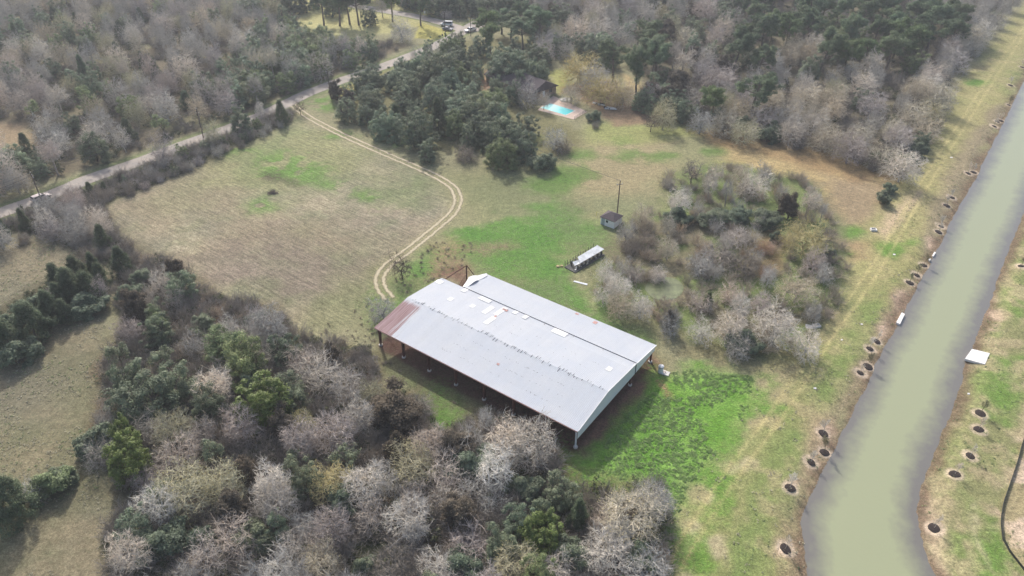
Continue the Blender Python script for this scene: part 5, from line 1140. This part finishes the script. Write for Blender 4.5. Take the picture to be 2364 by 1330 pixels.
# -- woods filled around them
from mathutils.geometry import intersect_point_line
def near_line(x, y, ln): return float(np.min(np.hypot(ln[:,0]-x, ln[:,1]-y)))
KIND_WORDS = dict(bare_fan='round bare tree', bare_tall='slim bare tree', bare_wild='tangled bare tree', bud='budding tree', oak='evergreen tree', thin='thin-leaved green tree', pine='pine tree', cedar='pointed juniper', brush='leafless bush', shrub='evergreen bush', vine='vine-draped tree', liveoak='oak', magnolia='clumped evergreen', open='gnarled tree')
TW = dict(pale='pale', white='whitish', grey='grey', mauve='mauve-grey', tan='tan', brown='brown', dark='dark', pink='pinkish', olive='olive', yellow='yellowish', gold='ochre', green='mid-green', bright='light green', deep='very dark', bluegreen='bluish', mossy='mossy green', rust='rusty')
LATER = []
def fill(zone, hz, spacing, mix, where, seed, clear=(), lim=2000, r0=.62, rc=6.5, thin=0, wr=(.85,1.2)):
    rg = random.Random(seed); pz = PW(zone, hz); x0, y0 = pz.min(0); x1, y1 = pz.max(0); pts = []; cell = spacing
    n = int((x1-x0)*(y1-y0)/(spacing**2)*4); tot = sum(m_[1] for m_ in mix)
    cx = np.array([rg.uniform(x0, x1) for _ in range(n)]); cy = np.array([rg.uniform(y0, y1) for _ in range(n)]); sd = inside_sd(pz, cx, cy)
    cs = np.full(n, 99.0)
    for c_ in clear: cs = np.minimum(cs, inside_sd(PW(c_), cx, cy))
    cr = np.minimum(line_d(road_c, cx, cy), line_d(road_b, cx, cy)); cr = np.minimum(cr, line_d(road_d, cx, cy))
    cd = line_d(drv[::6], cx, cy); cb = inside_sd(barn_fp, cx, cy); cc_ = inside_sd(canal, cx, cy); N_ = fbm(cx+900, cy+300, 22, 3); M_ = fbm(cx-900, cy+30, 10, 2)
    for i in range(n):
        if sd[i] > -.3 or cs[i] < 1 or cr[i] < rc or cd[i] < 4 or cb[i] < 2.5 or cc_[i] < 8: continue
        if thin and M_[i] < thin: continue
        x, y = cx[i], cy[i]; r = spacing*(.8+.4*M_[i])
        if any((x-a)**2+(y-b_)**2 < r*r for a, b_ in pts): continue
        if any((x-a)**2+(y-b_)**2 < (r0*(r_+spacing*.42))**2 for a, b_, r_ in PLACED_NP(x, y)): continue
        pts.append((x, y))
        # evergreens and bare trees in patches
        v = rg.random()*.6+(N_[i]-.3)*1.1; v = min(max(v, 0), .999); acc = 0
        for m_ in mix:
            acc += m_[1]/tot
            if v <= acc: break
        kind, _, h0, h1, tints = m_; h = rg.uniform(h0, h1); tint = rg.choice(tints)
        u = (x-x0)/(x1-x0); vq = (y-y0)/(y1-y0)
        loc_ = ('left' if u < .33 else 'middle' if u < .66 else 'right'); dep = ('near' if vq < .34 else 'centre' if vq < .67 else 'far')
        lb_ = f"{TW[tint]} {KIND_WORDS[kind]} {where}, {loc_}, {dep}"
        wd_ = rg.uniform(*wr)
        if NAME[kind] == 'bare_tree': LATER.append((h/(y*cP+(CAMH-h/2)*sP), kind, x, y, h, tint, lb_, wd_)); PLACED.append((x, y, h*.32*wd_))
        else: place(kind, x, y, h, tint, lb_, lb_, wd_)
        if len(pts) >= lim: break
    return len(pts)
def PLACED_NP(x, y): return [p for p in PLACED_A if abs(p[0]-x) < 12 and abs(p[1]-y) < 12]
PLACED_A = list(PLACED)
BARE = ['grey','pale','mauve','pale','tan']
ISL = [(945,40),(1050,40),(1110,60),(1110,90),(1060,110),(960,100)]
LAWN = [(640,-60),(1000,-60),(960,60),(900,75),(740,95),(690,60)]
CLR = [(-50,275),(60,275),(95,310),(70,350),(-50,370)]
k_ = []
k_.append(fill(Z_NW, 6, 6.6, [('thin',2,6,9,['mossy','bright','green']),('bare_tall',6,9,13,BARE+['pale']),('bare_fan',7,9,13,BARE+['pink']),('bare_wild',3,8,11,BARE),('bud',2,8,12,['tan','olive']),('cedar',2,6,9,['deep','bluegreen']),('oak',7,6,10,['green','mossy','deep','bluegreen'])], 'in the wood beyond the road', 1, [LAWN, CLR, ISL]))
k_.append(fill([(-120,330),(0,340),(90,345),(240,350),(120,400),(-120,470)], 5, 5.5, [('bare_fan',3,7,9,['mauve','grey']),('oak',3,5,8,['deep','bluegreen'])], 'below the brown clearing at left', 12))
k_.append(fill([(620,-70),(1000,-70),(990,-5),(860,0),(640,-5)], 8, 7, [('pine',4,12,16,['green','bluegreen']),('oak',3,8,11,['deep']),('bare_tall',1,9,12,['grey'])], 'at the top edge beyond the lawn', 13))
k_.append(fill([(900,-60),(1130,-60),(1130,30),(1075,40),(1000,25),(900,2)], 5, 5.5, [('oak',4,8,11,['deep','deep','green']),('brush',1,4,5,['mauve']),('bare_tall',1,8,10,['mauve'])], 'behind the parked cars', 14, r0=.45))
k_.append(fill([(600,40),(760,85),(900,90),(940,105),(840,130),(700,190),(560,235),(480,200)], 5, 5.8, [('oak',8,7,10,['green','mossy','bluegreen']),('bare_tall',2,8,10,['grey','pale']),('bare_fan',2,8,10,['grey'])], 'on the green wood edge above the road', 15, [LAWN], r0=.5))
k_.append(fill(Z_HEDGE, 1, 3.4, [('cedar',2,2.6,4.2,['green','deep']),('brush',4,2,3.4,['brown','mauve','grey']),('bare_wild',2,3,5,['grey','mauve','pale']),('oak',3,2.6,4.4,['deep','green','mossy'])], 'in the hedge beside the mown field', 2, r0=.5, rc=7.5))
k_.append(fill(Z_LEFT, 3.5, 4.6, [('bare_wild',3,6,8,['mauve','grey']),('bare_fan',4,7,9,['mauve','pale','grey']),('brush',3,4,5,['brown','mauve']),('cedar',2,6,8,['green','deep']),('oak',2,5,7,['deep'])], 'in the thicket left of the field', 3, rc=10))
k_.append(fill(Z_JUN, 3, 3.8, [('cedar',5,6,8,['green','deep']),('shrub',2,3,5,['deep'])], 'in the dark row on the left pasture', 4, r0=.5))
k_.append(fill(Z_SOUTH, 4, 5.0, [('bud',2,6,8,['olive','tan']),('brush',4,4,5.5,['brown','mauve','grey','pink']),('bare_fan',6,6.5,9,['pale','grey','mauve','pink']),('bare_wild',4,6,8,['pale','grey','pink']),('vine',1,5,7,['brown']),('shrub',2,2.5,4.5,['deep','green']),('oak',1.7,5,8,['green','deep','mossy']),('thin',1,5,7,['green'])], 'in the big lower thicket', 5, thin=.30))
k_.append(fill(Z_GROVE, 5, 7.4, [('liveoak',4,8,10,['deep','bluegreen','green','mossy']),('oak',4,7,9,['deep','bluegreen','green'])], 'in the evergreen grove', 6, wr=(.8,1.1), clear=[[(800,170),(960,120),(960,165),(860,210),(800,215)],[(1270,165),(1320,160),(1330,230),(1250,215)],[(1110,150),(1210,150),(1230,205),(1110,215)],[(1195,225),(1400,205),(1420,330),(1210,350)],[(1195,300),(1420,260),(1440,460),(1215,460)]]))
Z_NEA = [(1140,-60),(1700,-60),(1700,110),(1600,190),(1560,260),(1480,240),(1480,190),(1440,120),(1300,105),(1240,95),(1150,50)]
Z_NEB = [(1700,-60),(2060,-60),(2200,30),(2240,90),(2160,130),(1900,150),(1700,130)]
Z_NEC = [(1640,150),(1900,150),(2100,180),(2170,250),(2130,330),(2090,380),(1960,350),(1800,300),(1640,280),(1590,255)]
Z_NED = [(2060,-60),(2330,-60),(2350,-10),(2290,60),(2210,150),(2180,230),(2100,180),(2160,120),(2200,60)]
k_.append(fill(Z_NEA, 7, 6.8, [('bare_fan',5,9,13,['mauve','grey','pale']),('bare_tall',2,9,13,['mauve','grey','pale']),('bud',1.5,9,11,['olive','tan']),('vine',1,6,9,['brown']),('oak',4,7,11,['deep','green','bluegreen']),('pine',4,11,15,['bluegreen','green'])], 'in the wood behind the pool', 7, wr=(1.0,1.4), clear=[[(1440,160),(1500,170),(1490,240),(1430,240)]]))
k_.append(fill(Z_NEB, 8, 7.4, [('bare_fan',4,9,12,['tan','grey','pale']),('oak',2,8,11,['deep','mossy']),('pine',6,11,17,['bluegreen','green','mossy','deep']),('bare_fan',1.5,9,12,['tan','grey'])], 'in the pine wood at upper right', 8))
k_.append(fill(Z_NEC, 6, 7.2, [('oak',2,5,8,['deep','green']),('bare_fan',9,8,11,['tan','grey','pale','mauve','tan']),('bud',3,8,10,['tan','olive']),('bare_wild',2,8,10,['grey','tan']),('pine',.6,10,12,['deep'])], 'in the wood beside the canal', 9, wr=(1.2,1.55), clear=[ell(2090,400,45,50)]))
k_.append(fill(Z_NED, 7, 7.2, [('pine',1,11,14,['deep']),('bare_fan',9,9,12,['tan','grey','mauve','pink','pale'])], 'in the wood far up the canal', 10, wr=(1.15,1.5)))
k_.append(fill([(1580,262),(1640,285),(1800,318),(1960,365),(2085,395),(2150,335),(2140,310),(2080,370),(1960,340),(1800,290),(1640,262)], 2, 4.2, [('brush',4,4,5.5,['brown','mauve','dark']),('shrub',4,3.5,5,['deep']),('oak',2,5,6,['deep'])], 'fronting the right wood', 16, r0=.3))
k_.append(fill(Z_POND, 3, 6.4, [('brush',2,2.2,3.6,['mauve','pink','grey','tan']),('bare_fan',4,5,7.5,['pale','grey','white','tan']),('bare_wild',3,4.5,6.5,['pale','grey','pale']),('shrub',1,2.5,3.5,['deep'])], 'in the thicket around the pond', 11, thin=.40, clear=[[(1480,640),(1590,640),(1590,705),(1480,705)],[(1340,560),(1400,565),(1400,640),(1300,650)]]))
k_.append(fill([(1480,195),(1560,230),(1580,265),(1500,250),(1470,240)], 3, 4.2, [('oak',3,6,8,['deep','bluegreen']),('vine',1,6,7,['brown'])], 'behind the gnarled lone tree', 17, r0=.4))
LATER.sort(key=lambda a: -a[0]); have = sum(1 for a in A if NAME[a[0]] == 'bare_tree')
for _, kind, x, y, h, tint, lb_, wd_ in LATER[:292-have]: place(kind, x, y, h, tint, lb_, lb_, wd_)
rest = LATER[292-have:]
# the remaining bare trees of the far woods: one mass, instanced on points
PO = []
for k_i, (kind, tint) in enumerate([('bare_fan','grey'),('bare_fan','mauve'),('bare_fan','tan'),('bare_fan','pale'),('bare_tall','grey'),('bare_tall','mauve'),('bare_tall','pale'),('bare_wild','grey')]):
    tme, cme, top = PROTO[kind][k_i % len(PROTO[kind])]; vs = []; fs = []; o_ = 0; mi = []
    for me, mm in ((tme, 0), (cme, 1)):
        v = np.empty(len(me.vertices)*3, np.float32); me.vertices.foreach_get('co', v); f_ = np.empty(len(me.loops), np.int32); me.loops.foreach_get('vertex_index', f_)
        vs.append(v.reshape(-1, 3)/top); fs.append(f_.reshape(-1, 4)+o_); o_ += len(me.vertices); mi.append(np.full(len(me.polygons), mm, np.int32))
    me = mk('far_bare_tree', np.concatenate(vs), np.concatenate(fs), m_bark, link=False); me.materials.append(m_twig); me.polygons.foreach_set('material_index', np.concatenate(mi))
    po = bpy.data.objects.new('far_bare_tree', me); c_ = TINT[tint]; po.color = (*c_, 1); PO.append((po, tint, kind))
pts_ = np.array([(r_[2], r_[3], 0.0) for r_ in rest], np.float32); me = bpy.data.meshes.new('bare_wood'); me.vertices.add(len(pts_)); me.vertices.foreach_set('co', pts_.ravel()); me.update()
def best(r_):
    c_ = [i for i, (_, ti, kd) in enumerate(PO) if kd == r_[1] and ti == r_[5]] or [i for i, (_, ti, kd) in enumerate(PO) if kd == r_[1]] or [0]
    return c_[int(r_[2]*7) % len(c_)]
a_ = me.attributes.new('pidx', 'INT', 'POINT'); a_.data.foreach_set('value', np.array([best(r_) for r_ in rest], np.int32))
a_ = me.attributes.new('pscale', 'FLOAT', 'POINT'); a_.data.foreach_set('value', np.array([r_[4] for r_ in rest], np.float32))
a_ = me.attributes.new('prot', 'FLOAT', 'POINT'); a_.data.foreach_set('value', np.array([(r_[2]*13.7) % 6.28 for r_ in rest], np.float32))
bwo = bpy.data.objects.new('bare_wood', me); C.objects.link(bwo); tag(bwo, 'mass of leafless grey trees filling the far woods', 'woodland', kind='stuff')
ng = bpy.data.node_groups.new('bare_wood', 'GeometryNodeTree'); ng.interface.new_socket('Geometry', in_out='INPUT', socket_type='NodeSocketGeometry'); ng.interface.new_socket('Geometry', in_out='OUTPUT', socket_type='NodeSocketGeometry')
gi = ng.nodes.new('NodeGroupInput'); go = ng.nodes.new('NodeGroupOutput'); jn = ng.nodes.new('GeometryNodeJoinGeometry'); L_ = ng.links.new
def na(nm, ty):
    n = ng.nodes.new('GeometryNodeInputNamedAttribute'); n.data_type = ty; n.inputs[0].default_value = nm; return n.outputs[0]
pi_, ps_, pr_ = na('pidx', 'INT'), na('pscale', 'FLOAT'), na('prot', 'FLOAT'); cx_ = ng.nodes.new('ShaderNodeCombineXYZ'); L_(pr_, cx_.inputs[2])
for i, (po, _, _) in enumerate(PO):
    ob_ = ng.nodes.new('GeometryNodeObjectInfo'); ob_.inputs[0].default_value = po; ob_.inputs['As Instance'].default_value = True
    cm_ = ng.nodes.new('FunctionNodeCompare'); cm_.data_type = 'INT'; cm_.operation = 'EQUAL'; L_(pi_, cm_.inputs[2]); cm_.inputs[3].default_value = i
    ip = ng.nodes.new('GeometryNodeInstanceOnPoints'); L_(gi.outputs[0], ip.inputs['Points']); L_(cm_.outputs[0], ip.inputs['Selection']); L_(ob_.outputs['Geometry'], ip.inputs['Instance']); L_(cx_.outputs[0], ip.inputs['Rotation']); L_(ps_, ip.inputs['Scale']); L_(ip.outputs[0], jn.inputs[0])
L_(jn.outputs[0], go.inputs[0]); bwo.modifiers.new('trees', 'NODES').node_group = ng
print('FILL', k_, sum(k_), len(PLACED))

# -- saplings in mulch rings
m_mulch = simple('dark_mulch', gc(58,50,47), .95, 0, .45, 5)
def disc(r, n=14):
    g = MB(); V_ = [(0,0,.16)]; 
    for rr_, z_ in ((r*.55,.14),(r*.95,.07),(r,-.03)):
        V_ += [(rr_*cos(2*pi*k/n)*(1+.05*sin(k*3)), rr_*sin(2*pi*k/n)*(1+.05*cos(k*2)), z_) for k in range(n)]
    F_ = [(0, 1+k, 1+(k+1)%n) for k in range(n)]+[(1+j*n+k, 1+(j+1)*n+k, 1+(j+1)*n+(k+1)%n, 1+j*n+(k+1)%n) for j in range(2) for k in range(n)]
    g.add(V_, F_); return g
ring0 = disc(.82).build('mulch_ring', m_mulch)
SIDE = lambda px, py: ('on the far bank' if px > 2150 and py > 600 and px > 2150+(1216-py)*.2 else 'on the near bank')
order = {}
near_ = sorted([r for r in RINGS if not (r[0] > 2150 and r[1] > 600)], key=lambda r: -r[1]); far_ = sorted([r for r in RINGS if r[0] > 2150 and r[1] > 600], key=lambda r: -r[1])
ORD = ['first','second','third','fourth','fifth','sixth','seventh','eighth','ninth','tenth','eleventh','twelfth','thirteenth','fourteenth','fifteenth','sixteenth','seventeenth','eighteenth','nineteenth','twentieth','twenty-first','twenty-second','twenty-third','twenty-fourth','twenty-fifth']
for nm_, lst in (('near', near_), ('far', far_)):
    for k, (px, py, ty) in enumerate(lst):
        q = P(px, py, -.05); z = g1(q[0], q[1]); rr_ = ring0 if (nm_ == 'near' and k == 0) else ring0.copy()
        if rr_ is not ring0: C.objects.link(rr_)
        rr_.location = (q[0], q[1], z); rr_.rotation_euler.z = k; s_ = .96+.16*math.sin(k*2.3); rr_.scale = (s_, s_*(1+.14*math.cos(k*3.1)), 1)
        dx = (g1(q[0]+.5, q[1])-g1(q[0]-.5, q[1])); rr_.rotation_euler = (0, -math.atan(dx), 0)
        tag(rr_, f"{ORD[k]} dark mulch ring on the {nm_} canal bank, counted from the bottom", 'mulch ring', f'mulch rings on the {nm_} bank')
        kd = {0:None, 1:'bare_sapling', 2:'bare_sapling', 3:'brown_sapling', 4:'leafy_sapling'}[ty]
        w = {'bare_sapling':'pale bare','brown_sapling':'brown-leaved','leafy_sapling':'green leafy'}.get(kd or 'bare_sapling')
        h = 2.2 if ty == 0 else RG.uniform(2.6, 3.8)
        place(kd or 'bare_sapling', q[0], q[1], h, 'white' if 'bare' in (kd or 'bare') else 'bright', f"{w} sapling in mulch ring {ORD[k]} from the bottom, {nm_} canal bank", f'saplings on the {nm_} bank')

# -- undergrowth that nobody could count
def clump(seed, kind):
    rg = np.random.default_rng(seed)
    if kind == 'twig':
        n = 46; st = rg.normal(0, .35, (n, 3)); st[:,2] = 0; d = np.column_stack([rg.normal(0, .55, (n, 2)), np.ones(n)]); L = .9+1.1*rg.random(n)
        p, r = branchset(rg, st, d, L, np.full(n, .022), np.full(n, .01), 2, .25); p1, r1, _ = children(rg, p, r, 4, .3, 1, .6, .5, .4, .8, 1, .2, .05, L, .3, .5)
        v, q = pack([tubes(p, r, 3), tubes(p1, np.maximum(r1, .012), 3)]); return v, q, np.full(len(v), rg.random())
    if kind == 'tuft':
        n = 3; c_ = rg.normal(0, .22, (n, 3)); c_[:,2] = .10; return leaves(rg, c_, np.full(n, .16), 6, .20, .7, .6, .4, 1.5)
    if kind == 'herb':
        n = 9; c_ = rg.normal(0, .55, (n, 3)); c_[:,2] = abs(c_[:,2])*.35+.1; return leaves(rg, c_, np.full(n, .42), 24, .24, .5, .5, .6, 2.0)
    n = 9; c_ = rg.normal(0, .5, (n, 3)); c_[:,2] = abs(c_[:,2])*.8+.25; return leaves(rg, c_, np.full(n, .42), 26, .22, .8)
def scatter(name, zones, count, kind, mat, label, cat, seed, s0=.7, s1=1.5, hz=0, thr=None, clear=()):
    rg = np.random.default_rng(seed); cl = [clump(seed*10+i, kind) for i in range(4)]; areas = [abs(sum(a[0]*b_[1]-b_[0]*a[1] for a, b_ in zip(PW(z, hz), np.roll(PW(z, hz), -1, 0))))/2 for z in zones]
    V = []; Q = []; At = []; o_ = 0
    for z, ar in zip(zones, areas):
        pz = PW(z, hz); n = int(count*ar/sum(areas)*2.2); lo, hi = pz.min(0), pz.max(0); x = rg.uniform(lo[0], hi[0], n*2); y = rg.uniform(lo[1], hi[1], n*2); m = inside_sd(pz, x, y) < 0
        m &= (inside_sd(barn_fp, x, y) > 1.5); m &= line_d(road_c[::2], x, y) > 4.5; m &= line_d(road_b[::2], x, y) > 4.5; m &= line_d(drv[::6], x, y) > 3
        for c_ in clear: m &= inside_sd(PW(c_), x, y) > 0
        if thr: m &= fbm(x, y, 9, 3) > thr
        if kind == 'tuft': m &= inside_sd(canal, x, y) > .5
        x, y = x[m], y[m]; k = min(len(x), int(count*ar/sum(areas))); x, y = x[:k], y[:k]; zz = gz(x, y)
        for i in range(len(x)):
            v, q, a = cl[rg.integers(4)]; t_ = rg.random()*6.28; s_ = rg.uniform(s0, s1); R_ = np.array([[cos(t_), -sin(t_), 0],[sin(t_), cos(t_), 0],[0,0,rg.uniform(.7, 1.2)]])*s_
            V.append(v@R_.T+np.array([x[i], y[i], zz[i]])); Q.append(q+o_); At.append(np.clip(a*.5+rg.random()*.5, 0, 1)); o_ += len(v)
    V = np.concatenate(V); ob = mk(name, V, np.concatenate(Q), mat); fattr(ob.data, 'v', np.concatenate(At)); return tag(ob, label, cat, kind='stuff')
m_ug = plantmat('undergrowth_twigs', (.30,.27,.235), 0, .45, .9, 'v'); m_ugl = plantmat('undergrowth_leaves', (.115,.125,.065), .2, .5, .8, 'v'); m_weed = plantmat('weed_leaves', (.32,.44,.18), .5, .35, .7, 'v')
m_lit = plantmat('dry_weeds', (.44,.38,.31), .1, .35, .9, 'v')
CL = [LAWN, CLR, ISL]
scatter('undergrowth', [Z_SOUTH, Z_LEFT, Z_HEDGE], 2000, 'twig', m_ug, 'grey-brown leafless scrub covering the thicket floors', 'undergrowth', 3)
scatter('undergrowth', [Z_NW, Z_NE], 2600, 'twig', m_ug, 'greyish leafless scrub under the far woods', 'undergrowth', 4, 1.0, 2.0, clear=CL)
scatter('undergrowth', [Z_POND], 260, 'twig', m_lit, 'pinkish brown dead canes around the algae pond', 'undergrowth', 5, clear=[[(1490,645),(1580,645),(1580,695),(1490,695)],[(1290,560),(1400,560),(1400,640),(1300,650)]])
scatter('ground_cover', [Z_SOUTH, Z_LEFT, Z_HEDGE, Z_JUN], 900, 'leaf', m_ugl, 'low dark green bushes on the thicket floors', 'ground cover', 6, .7, 1.5)
scatter('ground_cover', [Z_NW, Z_NE], 1800, 'leaf', m_ugl, 'low green brush under the far woods', 'ground cover', 7, 1.0, 2.0, clear=CL)
scatter('weeds', [WEED], 1300, 'herb', m_weed, 'knee-high bright green weeds right of the barn', 'weeds', 8, .18, .42, thr=.42)
scatter('weeds', [[(680,770),(850,700),(1000,560),(1100,560),(1060,640),(900,700),(870,800),(980,900),(1180,1000),(1000,900),(700,790)]], 160, 'twig', m_lit, 'thin dry weed stems around the barn left side', 'weeds', 10, .15, .35)

m_tuft = plantmat('dry_grass_tufts', (.46,.43,.31), .3, .45, .9, 'v'); m_gtuft = plantmat('green_grass_tufts', (.27,.33,.16), .3, .4, .9, 'v')
scatter('grass', [SWF, STRIP], 5200, 'tuft', m_tuft, 'straw-coloured grass tufts on pasture and canal strip', 'grass', 12, .5, 1.2, thr=.42)
scatter('grass', [SWF, STRIP, EAST[:-1]], 3800, 'tuft', m_gtuft, 'green grass tufts on pasture and canal strip', 'grass', 13, .4, 1.1, thr=.48)
scatter('grass', [FIELD, GREEN], 2600, 'tuft', m_tuft, 'dry stubble tufts on the mown field', 'grass', 14, .3, .7, thr=.42)

# -- air between the drone and the far woods
HAZE = 0.0003
if HAZE:
    mh, t, b, o = newmat('haze_air'); t.nodes.remove(b); pv = nd(t, 'ShaderNodeVolumePrincipled'); pv.inputs['Color'].default_value = (.88,.92,1,1); pv.inputs['Density'].default_value = HAZE; pv.inputs['Anisotropy'].default_value = .2
    t.links.new(pv.outputs[0], o.inputs['Volume']); hz_ = MB().box(-700, 800, -40, 900, -4, 93).build('haze', mh); tag(hz_, kind='stuff')
